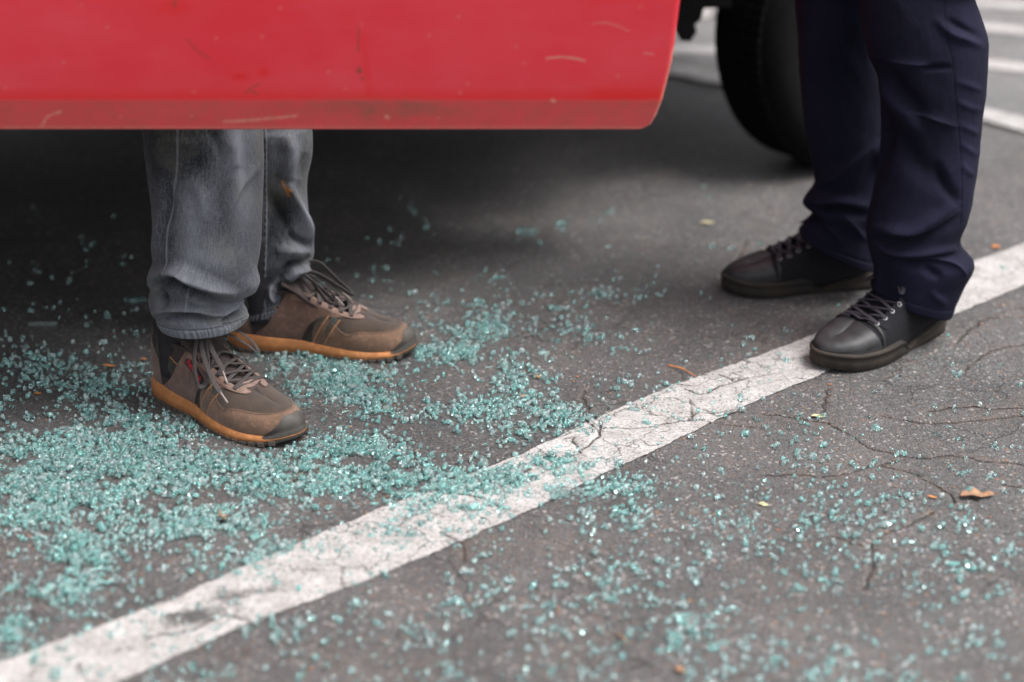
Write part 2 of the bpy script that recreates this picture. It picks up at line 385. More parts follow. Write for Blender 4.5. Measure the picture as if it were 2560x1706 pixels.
tag(far, 'paler grey surface beyond the curved white line', kind='structure')
def strip_line(name, arc, wd, z, keep):
    C = np.array([gr(*p).xy for p in cr(arc, 120)]); T = np.gradient(C, axis=0); T /= np.linalg.norm(T, axis=1)[:, None]
    N = np.stack([-T[:, 1], T[:, 0]], 1); vs = np.linspace(-.5, .5, 9)
    V = (C[:, None] + N[:, None] * (vs * wd)[None, :, None]).reshape(-1, 2)
    kp = np.broadcast_to(keep - .25 * (np.abs(vs) > .49), (120, 9)).ravel()
    return mesh_np(name, np.c_[V, np.full(len(V), z)], gridF(120, 9), M_paint, attrs={'crack': np.ones(len(V)), 'keep': kp})
for arc, lb in ((arcA, 'curved white line edging the paler surface behind the tyre'), (arcB, 'second thin white line behind the wheel'), (arcC, 'third white line further back'), (arcD, 'farthest white line at top right')):
    tag(strip_line('painted_line', arc, .085, .008, .95), lb, kind='structure')

# the main worn stripe
up = [(-260, 1775), (0, 1662), (256, 1567), (500, 1469), (957, 1273), (1316, 1131), (1610, 995), (2034, 838), (2393, 674), (2560, 612), (2900, 480)]
lo = [(20, 1830), (305, 1706), (600, 1570), (936, 1447), (1295, 1292), (1518, 1182), (1610, 1142), (1850, 1023), (2056, 936), (2383, 789), (2560, 715), (2900, 570)]
UW = cr([gr(*p).xy for p in up], 800); LW = cr([gr(*p).xy for p in lo], 800); nv = 40
vs = np.linspace(0, 1, nv)
jit = np.array([[noise.noise(Vector((i * .09, s * 9., 3))) + .6 * noise.noise(Vector((i * .31, s * 9., 8))) for i in range(800)] for s in (0, 1)])
nrm = (UW - LW); nrm /= np.linalg.norm(nrm, axis=1)[:, None]
UWj = UW + nrm * (jit[0] * .004)[:, None]; LWj = LW + nrm * (jit[1] * .004)[:, None]
SV = (LWj[:, None] * (1 - vs)[None, :, None] + UWj[:, None] * vs[None, :, None]).reshape(-1, 2)
pp = proj(np.c_[SV, np.zeros(len(SV))])
edge = np.minimum(np.tile(vs, 800), 1 - np.tile(vs, 800))
keep = .86 - .16 * np.clip(1 - edge / .06, 0, 1)
near = np.clip((950 - pp[:, 0]) / 700, 0, 1)
keep += near * (.10 * np.exp(-((edge - .12) / .08)**2) - .19 * np.clip((edge - .2) / .2, 0, 1))
for cx, cy, rx, ry, a in ((560, 1500, 80, 20, .3), (470, 1545, 110, 22, .4), (800, 1430, 90, 25, .18), (700, 1480, 120, 22, .2), (420, 1490, 70, 22, .4), (930, 1345, 60, 30, .15), (1240, 1200, 60, 20, .12)):
    keep -= .75 * a * np.exp(-((pp[:, 0] - cx) / rx)**2 - ((pp[:, 1] - cy) / ry)**2)
dS = polydist(SV, CRACKS)
stripe = mesh_np('painted_stripe', np.c_[SV, .0022 - .003 * np.clip(1 - dS / .0045, 0, 1) + .0012 * np.sin(SV[:, 0] * 9 + 1.3 * np.sin(SV[:, 1] * 7)) * np.sin(SV[:, 1] * 11 + SV[:, 0] * 3)], gridF(800, nv), M_paint, attrs={'crack': np.minimum(dS, 1), 'keep': keep})
tag(stripe, 'worn cracked white parking stripe running diagonally under the black shoe', kind='structure')

# ------------------------------------------------------------------ red vehicle
YAW = R(36); u = Vector((math.cos(YAW), math.sin(YAW), 0)); nn = Vector((-u.y, u.x, 0))
car = empty('pickup_truck', (.757, 3.85, 0), YAW)      # origin: rear near tyre, outer face on the ground; local +x rearwards, +y to the far side
tag(car, 'red vehicle with its near door open and a black tyre behind the navy trousers', 'vehicle')
WB, WID = 2.95, 1.68
def wheel(x, y, s, r=.34, wdt=.20):
    prof = [(.205, .02), (.24, .0), (.30, -.004), (.325, .012), (.338, .035), (.340, .075), (.341, .10), (.340, .125), (.338, .165), (.325, .188), (.30, .204), (.24, .20), (.205, .18)]
    n = 72; V = []
    for i in range(n):
        a = 2 * math.pi * i / n
        for rr, yy in prof: V.append((x + math.cos(a) * rr * .885, y + s * yy, .301 + .885 * math.sin(a) * rr))
    t = mesh_np('tyre', np.array(V), gridF(n, len(prof), True), M_tyre, car)
    # tread grooves as raised ribs
    for k, (y0, y1) in enumerate(((.038, .066), (.074, .097), (.105, .128), (.136, .164))):
        n = 90; V = []; F = []
        for i in range(n):
            a0 = 2 * math.pi * (i + .08) / n; a1 = 2 * math.pi * (i + .86) / n; b = len(V)
            for rr in (.336, .346):
                for a in (a0, a1):
                    for yy in (y0, y1): V.append((x + math.cos(a) * rr * .885, y + s * yy, .301 + .885 * math.sin(a) * rr))
            F += [(b + 4, b + 5, b + 7, b + 6), (b, b + 4, b + 6, b + 2), (b + 1, b + 3, b + 7, b + 5), (b, b + 1, b + 5, b + 4), (b + 2, b + 6, b + 7, b + 3)]
        o = mesh_np('tread_block', np.array(V), F, M_tyre, t, smooth=False); o['kind'] = 'stuff'
    prof = [(.01, .07), (.06, .065), (.10, .05), (.16, .06), (.19, .03), (.207, .012), (.207, .19)]
    V = [(x + math.cos(2 * math.pi * i / 48) * rr * .885, y + s * yy, .301 + .885 * math.sin(2 * math.pi * i / 48) * rr) for i in range(48) for rr, yy in prof]
    mesh_np('rim', np.array(V), gridF(48, len(prof), True), M_steel, t)
for x in (0, -WB):
    wheel(x, 0, 1); wheel(x, WID, -1)
def body_profile():
    pts = [(.46, .50), (.50, .62), (.52, 1.05), (-.95, 1.08), (-1.02, 1.72), (-2.1, 1.74), (-2.55, 1.15), (-3.65, 1.02), (-3.85, .85), (-3.86, .50)]
    for cx in (-WB, 0):
        for k in range(9):
            a = math.pi - math.pi * k / 8
            pts.append((cx + .42 * math.cos(a), .50 + .30 * math.sin(a)))
    return pts
prism('body', body_profile(), .03, WID - .03, 'y', M_red, car, .0)
prism('window_glass', [(-1.10, 1.12), (-1.12, 1.64), (-2.02, 1.66), (-2.40, 1.16)], .024, WID - .024, 'y', M_cgl, car)
for y in (.42, WID - .5): box('chassis_rail', (-3.6, y, .40), (.45, y + .08, .495), M_chas, car)
tube('rear_axle', [(0, .18, .30), (0, .8, .32), (0, 1.5, .30)], [.04, .05, .04], M_chas, car)
tube('exhaust_pipe', [(-2.6, 1.05, .40), (-1.2, 1.05, .40), (-.3, 1.1, .42), (.5, 1.15, .40)], .03, M_chas, car)
box('shade_tank', (-1.75, .42, .32), (-.62, 1.05, .499), M_chas, car, .03)  # unseen block hung low to darken the ground beneath the truck
box('shade_plate', (-3.3, .45, .36), (-1.80, 1.30, .499), M_chas, car, .03)  # added unseen plate that deepens the shade under the body
box('shade_board', (-2.45, .0, .43), (-.76, .16, .45), M_chas, car, .01)  # added out of sight for extra occlusion along the near side
box('shade_flap', (-.90, -.09, .275), (-.70, .02, .44), M_chas, car, .01)  # unseen blocker ahead of the wheel, stops light entering below the near side
box('shade_skirt', (-1.22, -.09, .34), (-.902, .0, .49), M_chas, car, .01)  # unseen strip lowered behind the door to cut near-side light
box('shade_skirt', (-1.75, -.08, .43), (-1.222, .0, .49), M_chas, car, .01)  # same hidden light stop, continued forward
box('sill', (-2.45, .06, .452), (-.62, .16, .499), M_chas, car, .0)
box('shade_box', (-1.15, .42, .22), (-.50, 1.45, .30), M_chas, car, .02)  # added occluder, darkens the ground under the centre
box('far_shade_sill', (-2.6, WID - .14, .10), (.42, WID - .04, .499), M_chas, car, .01)  # dropped low out of view to block light from the far side
box('cross_member', (-.62, .30, .30), (-.46, WID - .30, .499), M_chas, car, .01)
box('rear_shade_box', (-.45, .85, .30), (.30, 1.35, .499), M_chas, car, .05)  # added block near the axle for darker shade underneath
# black bracket hanging ahead of the tyre
inv = Matrix.Translation(car.location) @ Matrix.Rotation(YAW, 4, 'Z'); inv = inv.inverted()
br = [at(x, y, 3.72) for x, y in ((1684, -60), (1830, -60), (1830, 18), (1760, 22), (1752, 50), (1738, 62), (1742, 82), (1726, 104), (1700, 102), (1688, 76), (1684, 40))]
bm = bmesh.new(); fv = [bm.verts.new(inv @ p) for p in br]; bv = [bm.verts.new(inv @ (p + Vector((0, .05, 0)))) for p in br]
bm.faces.new(fv); bm.faces.new(bv[::-1])
for i in range(len(br)): bm.faces.new((fv[i], bv[i], bv[(i + 1) % len(br)], fv[(i + 1) % len(br)]))
bmesh.ops.recalc_face_normals(bm, faces=bm.faces)
me = bpy.data.meshes.new('spring_hanger'); bm.to_mesh(me); bm.free(); me.materials.append(M_chas)
o = bpy.data.objects.new('spring_hanger', me); COL.objects.link(o); o.parent = car

# the open door: outer skin in world space, nearly square to the view
DD = 2.50
zc = at(1280, 252, DD).z; zb = at(1280, 318, DD + .018).z; ZT = 1.22
xr = lambda z: np.interp(z, [zb, zb + .006, zb + .018, zc, at(0, 150, DD).z, at(0, 0, DD).z, 1.3], [at(1608, 312, DD).x, at(1628, 308, DD).x, at(1640, 290, DD).x, at(1656, 250, DD).x, at(1680, 150, DD).x, at(1698, 0, DD).x, at(1698, 0, DD).x + .05])
nz_, nx_ = 150, 420
zz = np.r_[np.linspace(zb, zc - .003, 24), np.linspace(zc - .003, zc + .003, 6)[1:], np.linspace(zc + .003, .74, 100)[1:], np.linspace(.74, ZT, 22)[1:]]
V = []; XL = -1.02
for i in range(nx_):
    for z in zz:
        x = XL + (xr(z) - XL) * (i / (nx_ - 1))**.9
        bulge = .035 * (1 - ((z - .85) / .45)**2)
        if z >= zc: y = DD - .035 * (1 - ((z - .95) / .5)**2) + .035 * (1 - ((zc - .95) / .5)**2)
        else: y = DD + .007 * ((zc - z) / (zc - zb))
        eg = (xr(z) - x); y += .004 * max(0, 1 - eg / .006)**2
        V.append((x, y, z))
V = np.array(V); pw = proj(V); px, py = pw[:, 0], pw[:, 1]
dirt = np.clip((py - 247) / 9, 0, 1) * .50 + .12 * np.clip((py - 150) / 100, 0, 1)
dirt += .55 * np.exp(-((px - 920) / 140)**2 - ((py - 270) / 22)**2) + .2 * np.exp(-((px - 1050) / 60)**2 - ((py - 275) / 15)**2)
def lined(pts, w_):
    L = cr(pts, 30); d = np.full(len(V), 1e3)
    for a, b in zip(L[:-1], L[1:]):
        ab = b - a; q = np.stack([px, py], 1) - a; t = np.clip(q @ ab / (ab @ ab), 0, 1); d = np.minimum(d, np.linalg.norm(q - t[:, None] * ab, axis=1))
    return np.exp(-(d / w_)**2)
wear = .8 * lined([(1368, 146), (1400, 143), (1440, 147), (1462, 153)], 2.6) + .45 * lined([(1482, 60), (1510, 57), (1545, 66), (1572, 78)], 2.0) + .5 * lined([(1610, 134), (1632, 136)], 2.5)
wear += .7 * lined([(150, 280), (120, 292), (104, 316)], 4) * .7 + .5 * lined([(560, 305), (640, 300), (740, 290)], 4) + .9 * lined([(1380, 251), (1386, 254)], 4) + .8 * lined([(966, 292), (970, 296)], 4)
for x, y in ((202, 14), (158, 156), (268, 68), (655, 91), (822, 180), (485, 230), (14, 221), (302, 292), (478, 290), (1072, 90), (1146, 42), (1170, 210), (1150, 232), (1096, 295), (864, 222), (540, 96), (1290, 118), (1545, 190), (1600, 18), (1310, 158), (700, 20), (905, 60)):
    wear += .42 * np.exp(-((px - x) / 3.6)**2 - ((py - y) / 3.6)**2)
redge = np.array([xr(z) for z in V[:, 2]]) - V[:, 0]
wear += .8 * np.clip(1 - redge / .004, 0, 1) * (py > 120) + .2 * np.clip((py - 314) / 4, 0, 1)
dark = .8 * lined([(897, 72), (897, 100), (896, 130)], 2.5) * .6 + .95 * np.exp(-((px - 898) / 6)**2 - ((py - 177) / 7)**2) + .6 * np.exp(-((px - 906) / 4)**2 - ((py - 196) / 4)**2)
dark += .5 * lined([(648, 210), (625, 222), (614, 232)], 2.5) + .5 * lined([(628, 229), (642, 234)], 3) + .6 * np.exp(-((px - 436) / 5)**2 - ((py - 10) / 9)**2) + .35 * lined([(468, 100), (490, 124), (520, 145)], 4)
clean = .9 * np.exp(-((px - 600) / 26)**2 - ((py - 192) / 12)**2) + .8 * np.exp(-((px - 658) / 16)**2 - ((py - 182) / 13)**2) + .6 * np.exp(-((px - 435) / 60)**2 - ((py - 20) / 30)**2) + .6 * np.clip((py - 215) / 25, 0, 1) * (py < 250)
clean += .4 * lined([(1500, 230), (1640, 225)], 30) + .35 * lined([(905, 100), (925, 230)], 12)
door = mesh_np('open_door', V, gridF(nx_, len(zz)), M_red, None, attrs=dict(dirt=np.clip(dirt, 0, 1), wear=np.clip(wear, 0, 1), dark=np.clip(dark, 0, 1), clean=np.clip(clean, 0, 1)))
so = door.modifiers.new('thick', 'SOLIDIFY'); so.thickness = .012; so.offset = -1
door.name = 'door'; door.parent = car; door.matrix_parent_inverse = inv; door['label'] = 'dusty scratched red door, opened'
# inner door shell, window and mirror-side edge so the door has its real thickness
ins = box('inner_panel', (XL + .03, DD + .035, zb + .02), (.12, DD + .085, ZT - .02), M_chas, None, .01); ins.parent = door
wnd = box('window_pane', (XL + .05, DD + .04, ZT - .02), (.10, DD + .046, 1.62), M_cgl, None, .0); wnd.parent = door
fr = tube('window_frame', [(XL + .02, DD + .04, ZT), (XL + .25, DD + .05, 1.62), (.0, DD + .05, 1.64), (.13, DD + .04, 1.5), (.15, DD + .04, ZT)], .016, M_red, door, n=50)
hd = ribbon('handle', [(-.08, DD - .04, 1.0), (-.04, DD - .06, 1.005), (.02, DD - .06, 1.005), (.06, DD - .04, 1.0)], .03, .012, (0, 0, 1), M_chas, door)

# ------------------------------------------------------------------ shoes
class Last:
    """surface of a shoe upper in local space: q in [-1,1] round the sole (0 toe tip, +-1 heel; + lateral), b from the sole edge to the spine"""
    def __init__(s, L, foot, H, base, lat, med, nexp=2.2):
        s.L = L; s.f = foot; s.H = H; s.base = base; s.nexp = nexp
        tt = [0, .012, .04, .1, .25, .4, .55, .68, .78, .88, .95, .985, 1]
        A = [(L * 1.0, .006)] + [(L * t, -w_ + .006 * max(0, (t - .6) / .4)) for t, w_ in reversed(list(zip(tt[1:-1], lat)))] + [(0, 0)]
        B = [(L * 1.0, .006)] + [(L * t, w_ + .006 * max(0, (t - .6) / .4)) for t, w_ in reversed(list(zip(tt[1:-1], med)))] + [(0, 0)]
        loop = np.array(B[::-1][:-1] + A)      # heel -> medial -> toe -> lateral -> heel
        C = cr(loop, 601)
        k = int(np.argmax(C[:, 0])); d = np.r_[0, np.cumsum(np.linalg.norm(np.diff(C, axis=0), axis=1))]
        s.q = np.where(d < d[k], (d - d[k]) / d[k], (d - d[k]) / (d[-1] - d[k])); s.C = C
        s.N = None
        T = np.gradient(C, axis=0); T /= np.linalg.norm(T, axis=1)[:, None] + 1e-9; s.Nn = np.stack([T[:, 1], -T[:, 0]], 1) * -1
        # make outward
        if np.mean(np.sum(s.Nn * (C - C.mean(0)), 1)) < 0: s.Nn *= -1
    def O(s, q, off=0.):
        c = np.stack([np.interp(q, s.q, s.C[:, i]) for i in (0, 1)], -1)
        n = np.stack([np.interp(q, s.q, s.Nn[:, i]) for i in (0, 1)], -1)
        return c + n * (off[..., None] if np.ndim(off) else off)
    def qx(s, xf, side):     # q of the outline point at length fraction xf
        m = (s.q > 0) if side > 0 else (s.q < 0); x = s.C[m, 0] / s.L; qq = s.q[m]; o = np.argsort(x)
        return float(np.interp(xf, x[o], qq[o]))
    def P(s, q, b, off=0.):
        q = np.asarray(q, float); b = np.asarray(b, float)
        def raw(q, b):
            o = s.O(q, -.004); xf = np.clip(o[..., 0] / s.L, 0, 1); xs = .05 + .79 * xf
            c = np.stack([xs * s.L, np.full_like(xs, 0) + .006 * np.clip((xs - .5) / .4, 0, 1)], -1)
            H = np.interp(xs, *s.H); z0 = np.interp(xf, *s.base)
            bb = np.clip(b, 0, 1) * math.pi / 2; n = s.nexp
            g = 1 - np.cos(bb)**(2 / n * 1.15); k = np.sin(bb)**(2 / n)
            bul = .004 * np.sin(np.clip(b, 0, 1) * math.pi)**1 * (1 - np.clip(b, 0, 1))
            xy = o * (1 - g)[..., None] + c * g[..., None] + (s.O(q, bul) - s.O(q))
            return np.concatenate([xy, (z0 + (H - z0) * k)[..., None]], -1)
        p = raw(q, b); e = 1e-3
        dq = raw(q + e, b) - raw(q - e, b); db = raw(q, np.minimum(b + e, .9995)) - raw(q, np.minimum(b, .9985) - e)
        N = np.cross(dq, db); N /= np.linalg.norm(N, axis=-1)[..., None] + 1e-12
        flip = np.sum(N * (p - np.array([s.L * .45, 0, 0])), -1) < 0; N[flip] *= -1
        p = p + N * (off if np.ndim(off) else off)
        p[..., 1] *= s.f
        return p
    def patch(s, name, A, B, off, thick, mat, parent, nu=60, nv=14, ridge=0.):
        """A, B: control curves [(xf,b,side)] or [(q,b)]; blended and laid on the surface with real thickness"""
        cv = lambda K: np.array([(k[0], k[1]) if len(k) == 2 else (s.qx(k[0], k[2]), k[1]) for k in K])
        a = cr(cv(A), nu); b_ = cr(cv(B), nu); t = np.linspace(0, 1, nv)
        G = a[:, None] * (1 - t)[None, :, None] + b_[:, None] * t[None, :, None]
        q, b = G[..., 0], np.clip(G[..., 1], 0, .999)
        o1 = off + thick + ridge * (np.sin(np.arange(nv) * math.pi)**2)[None, :]
        if ridge: o1 = off + thick + ridge * (np.arange(nv) % 2)[None, :] * np.ones_like(q)
        # rounded rim
        ed = np.minimum(np.minimum(np.arange(nu), nu - 1 - np.arange(nu))[:, None], np.minimum(np.arange(nv), nv - 1 - np.arange(nv))[None, :])
        o1 = np.where(ed == 0, off + thick * .45, o1)
        top = s.P(q, b, o1[..., None] if np.ndim(o1) else o1).reshape(-1, 3); bot = s.P(q, b, off - .0012).reshape(-1, 3)
        F = gridF(nu, nv); n = nu * nv
        per = [i * nv for i in range(nu)] + [(nu - 1) * nv + j for j in range(1, nv)] + [i * nv + nv - 1 for i in range(nu - 2, -1, -1)] + list(range(nv - 2, 0, -1))
        side = np.array([(per[i], per[(i + 1) % len(per)], per[(i + 1) % len(per)] + n, per[i] + n) for i in range(len(per))])
        return mesh_np(name, np.vstack([top, bot]), np.vstack([F, F[:, ::-1] + n, side]), mat, parent)
    def top_patch(s, name, x0, x1, hw, off, thick, mat, parent):
        import mathutils
        if not hasattr(s, 'kd'):
            q, b = np.meshgrid(np.linspace(-.999, .999, 260), np.linspace(.3, .999, 60)); pts_ = s.P(q.ravel(), b.ravel()); pts_[:, 1] *= s.f
            s.pt = pts_; s.kd = mathutils.kdtree.KDTree(len(pts_))
            for i, p in enumerate(pts_): s.kd.insert((p[0], p[1], 0), i)
            s.kd.balance()
        nu, nv = 12, 24; T = []
        for i in range(nu):
            for j in range(nv):
                y = hw * (2 * j / (nv - 1) - 1); x = x0 + (x1 - x0) * i / (nu - 1) - .010 * (y / hw)**2 * (i / (nu - 1)) + .004 * (y / hw)**2
                hits = s.kd.find_n((x, y, 0), 40); w_ = [1 / (h[2] + 2e-3) for h in hits]; z = sum(s.pt[h[1]][2] * k for h, k in zip(hits, w_)) / sum(w_)
                ed = min(i, nu - 1 - i, j, nv - 1 - j); T.append((x, y * s.f, z + off + thick * (.4 if ed == 0 else 1)))
        T = np.array(T); B_ = T - (0, 0, thick + .002); F = gridF(nu, nv); n = nu * nv
        per = [i * nv for i in range(nu)] + [(nu - 1) * nv + j for j in range(1, nv)] + [i * nv + nv - 1 for i in range(nu - 2, -1, -1)] + list(range(nv - 2, 0, -1))
        side = np.array([(per[i], per[(i + 1) % len(per)], per[(i + 1) % len(per)] + n, per[i] + n) for i in range(len(per))])
        return mesh_np(name, np.vstack([T, B_]), np.vstack([F, F[:, ::-1] + n, side]), mat, parent)
    def upper(s, name, bmax, mat, parent, nq=220, nb=40):
        q = np.linspace(-1, 1, nq); xf = s.O(q)[:, 0] / s.L; xs = .05 + .79 * xf; bm_ = np.interp(xs, *bmax)
        t = np.linspace(0, 1, nb); B = bm_[:, None] * t[None]; Q = np.repeat(q[:, None], nb, 1)
        V = s.P(Q, np.clip(B, 0, .999)).reshape(-1, 3)
        o = mesh_np(name, V, gridF(nq, nb), mat, parent)
        m = o.modifiers.new('thick', 'SOLIDIFY'); m.thickness = .0014; m.offset = 0
        return o
    def sole(s, name, zlo, zhi, off_lo, off_hi, mat, parent, nq=200, bead=0., q0=-1., q1=1.):
        q = np.linspace(q0, q1, nq); xf = s.O(q)[:, 0] / s.L
        zl = np.interp(xf, *zlo); zh = np.interp(xf, *zhi)
        pr = [(0., off_lo - .003), (.08, off_lo), (.5, (off_lo + off_hi) / 2 + .0008), (.9, off_hi), (1., off_hi - .0015)]
        if bead: pr = pr[:3] + [(.78, off_hi - .0005), (.82, off_hi + bead), (.93, off_hi + bead), (1., off_hi - .001)]
        pr = [(0, -.02)] + pr + [(1., -.012)]
        R_ = []
        for k, of in pr:
            o = s.O(q, of); R_.append(np.c_[o[:, 0], o[:, 1] * s.f, zl + (zh - zl) * k])
        V = np.stack(R_, 1).reshape(-1, 3); k = len(pr)
        # floor and top of the slab
        ob = mesh_np(name, V, gridF(nq, k), mat, parent)
        return ob
TT = [.02, .04, .1]
latB = [.012, .021, .030, .036, .038, .047, .052, .050, .041, .027, .014]
medB = [.012, .021, .030, .034, .033, .041, .048, .047, .040, .027, .014]

def sneaker(parent, cx, cy, ang, foot, label, front):
    """foot=+1 right foot (lateral at local -y), -1 left"""
    L = .312
    sh = empty('shoe', (cx - math.cos(ang) * L / 2, cy - math.sin(ang) * L / 2, 0), ang, parent); sh['label'] = label
    H = ([.05, .2, .33, .40, .46, .54, .62, .70, .78, .84], [.135, .145, .138, .124, .108, .091, .077, .067, .060, .054])
    base = ([0, .15, .4, .6, .8, .92, 1], [.031, .031, .026, .020, .018, .021, .029])
    S = Last(L, foot, H, base, latB, medB)
    bmax = ([.05, .12, .2, .28, .34, .38, .43, .60, .665, .675, 1], [.60, .50, .44, .46, .50, .58, .64, .68, .74, 1, 1])
    S.upper('upper', bmax, M_mesh, sh)
    zl = ([0, .06, .2, .75, .9, 1], [.012, .0075, .006, .006, .010, .020]); zh = ([0, .15, .4, .6, .8, .9, .97, 1], [.034, .032, .027, .021, .018, .0185, .022, .0245])
    S.sole('midsole', zl, zh, .003, .0005, M_gum, sh)
    S.sole('outsole', ([0, .05, .2, .8, .9, 1], [.006, .002, .0015, .0015, .004, .014]), ([0, .06, .2, .75, .9, 1], [.0135, .0085, .007, .007, .0115, .0215]), .0015, .0022, M_outs, sh)
    # tread lugs round the edge
    lug = None
    for side in (1, -1):
        for k, xf in enumerate(np.linspace(.05, .93, 21)):
            q = S.qx(xf, side); a, b = S.O(np.array([q, q + .002 * side]), .001); t = (b - a) / np.linalg.norm(b - a)
            zb_ = float(np.interp(xf, [0, .05, .2, .8, .9, 1], [.004, .000, -.0005, -.0005, .003, .013]))
            if lug is None:
                lug = prism('tread_lug', [(-.0052, 0), (.0052, 0), (.0052, .0075), (-.0052, .0075)], -.006, .0032, 'y', M_outs, sh, .0006); o = lug
            else:
                o = lug.copy(); COL.objects.link(o); o.parent = sh
            o.location = (a[0], a[1] * foot, zb_); o.rotation_euler = (0, 0, math.atan2(t[1] * foot, t[0]))
    # suede and leather panels
    def both(name, A, B, off, th, mat, sides=(1, -1), **k):
        for sd_ in sides: S.patch(name, [(a[0], a[1], sd_) for a in A], [(b[0], b[1], sd_) for b in B], off, th, mat, sh, **k)
    q5 = S.qx(.47, 1); q5m = S.qx(.47, -1)
    S.patch('vamp', [(S.qx(.58, 1), .05), (.1, .05), (0, .05), (-.1, .05), (S.qx(.58, -1), .05)], [(S.qx(.80, 1), .90), (.12, .99), (0, .999), (-.12, .99), (S.qx(.80, -1), .90)], 0.0003, .0008, M_olive, sh, nu=90, nv=20)
    both('vamp_wing', [(.55, .04), (.55, .4), (.66, .66)], [(.70, .04), (.75, .5), (.84, .90)], .0001, .0008, M_olive)
    up_ = [(.47, .03), (.485, .20), (.52, .34), (.555, .40), (.60, .37), (.64, .28), (.68, .27), (.73, .35), (.80, .40), (.88, .44), (.95, .50), (.99, .56)]
    A = [(S.qx(x, 1), b) for x, b in up_] + [(0, .60)] + [(S.qx(x, -1), b) for x, b in up_[::-1]]
    B = [(S.qx(x + .012 if i == 0 else x, 1), 0) for i, (x, b) in enumerate(up_)] + [(0, 0)] + [(S.qx(x, -1), 0) for x, b in up_[::-1]]
    S.patch('mudguard', A, B, .0012, .0016, M_mud, sh, nu=200, nv=16)
    tr = [S.P(np.array(a[0]), np.array(min(a[1] - .035, .99)), .003) for a in cr(A, 90)]
    st = ribbon('stitching', np.array(tr), .0008, .0006, (0, 0, 1), M_olive, sh, n=160)
    S.patch('toe_bumper', [(S.qx(.90, 1) , .0), (S.qx(.955, 1), .20), (.05, .40), (0, .44), (-.05, .40), (S.qx(.955, -1), .2), (S.qx(.90, -1), .0)],
            [(S.qx(.90, 1) , -.0), (S.qx(.955, 1), 0), (.05, .0), (0, .0), (-.05, .0), (S.qx(.955, -1), 0), (S.qx(.90, -1), .0)], .003, .0014, M_toe, sh, nu=60, nv=22, ridge=.0011)
    S.sole('toe_rubber', ([.85, .93, 1], [.006, .006, .014]), ([.85, .90, .96, 1], [.008, .020, .032, .036]), .0025, .0012, M_toe, sh, nq=60, q0=S.qx(.88, -1), q1=S.qx(.88, 1))
    both('side_panel', [(.36, .52), (.335, .42), (.30, .30), (.24, .12), (.16, .0)], [(.72, .62), (.62, .48), (.53, .34), (.46, .18), (.41, .0)], .0014, .0016, M_suede, nu=50, nv=26)
    both('eyestay', [(.36, .40), (.44, .46), (.52, .50), (.62, .54), (.70, .58), (.79, .68), (.83, .80)], [(.40, .56), (.44, .60), (.52, .645), (.62, .67), (.70, .69), (.765, .74), (.785, .80)], .0028, .0018, M_suede2, nu=60, nv=12)
    S.top_patch('eyestay_front', .668 * L, .712 * L, .0225, .0030, .0018, M_suede2, sh)
    for x0 in (.475, .535):
        both('side_stripe', [(x0 - .035, .0), (x0 + .02, .26), (x0 + .075, .50)], [(x0 - .002, .0), (x0 + .055, .24), (x0 + .11, .47)], .0014, .0014, M_green, nu=26, nv=8)
        both('stripe_trim', [(x0 - .002, .0), (x0 + .055, .24), (x0 + .11, .47)], [(x0 + .004, .0), (x0 + .061, .24), (x0 + .116, .47)], .0020, .0016, M_trim, nu=26, nv=3)
    both('rear_stripe', [(.10, .46), (.18, .34), (.30, .26)], [(.10, .30), (.17, .20), (.26, .14)], .0008, .0010, M_green, nu=26, nv=8)
    both('rear_stripe_trim', [(.10, .475), (.18, .355), (.30, .275)], [(.10, .46), (.18, .34), (.30, .26)], .001, .0012, M_trim, nu=26, nv=3)
    hq = [(S.qx(.15, 1), .0), (S.qx(.13, 1), .22), (S.qx(.05, 1), .36), (.985, .40)]
    S.patch('heel_counter', hq, [(.9995, 0), (.9995, .12), (.9995, .28), (.9995, .42)], .0012, .0016, M_suede, sh, nu=30, nv=16)
    hq = [(-S.qx(.15, 1), .0), (-S.qx(.13, 1), .22), (-S.qx(.05, 1), .36), (-.985, .40)]
    S.patch('heel_counter', hq, [(-.9995, 0), (-.9995, .12), (-.9995, .28), (-.9995, .42)], .0012, .0016, M_suede, sh, nu=30, nv=16)
    # collar roll, tongue
    q = np.linspace(S.qx(.40, 1), 1, 30); qs = np.r_[q, -q[::-1]]; xs = .05 + .79 * S.O(qs)[:, 0] / L
    cl = S.P(qs, np.interp(xs, *bmax), 0.)
    tube('collar', cl, .0042, M_mesh, sh, n=80, k=10)
    nt, ny = 30, 14; V = []
    for i in range(nt):
        xs_ = .335 + .335 * i / (nt - 1); wd = np.interp(xs_, [.335, .40, .5, .66], [.036, .034, .031, .026])
        for j in range(ny):
            y = wd * (2 * j / (ny - 1) - 1); z = np.interp(xs_, *H) - .003 - (y / wd)**2 * .011 + (.012 if i == 0 else 0) * 0
            V.append((xs_ * L - (.0 if i else .004), y, z))
    o = mesh_np('tongue', np.array(V), gridF(nt, ny), M_mesh, sh); m = o.modifiers.new('t', 'SOLIDIFY'); m.thickness = .004
    # laces
    ex = [.425, .475, .525, .575, .625]
    def eye(k, sd_):
        xs_ = ex[k]; xf = (xs_ - .05) / .79; return S.P(np.array(S.qx(xf, sd_)), np.array([.56, .59, .615, .635, .65][k]), .0052)
    for k in range(5):
        for sd_ in (1, -1):
            e = eye(k, sd_); tube('eyelet_hole', [e + np.array((0, 0, -.0009)), e + np.array((0, 0, .0003))], .0021, M_sock, sh, n=3, k=10)
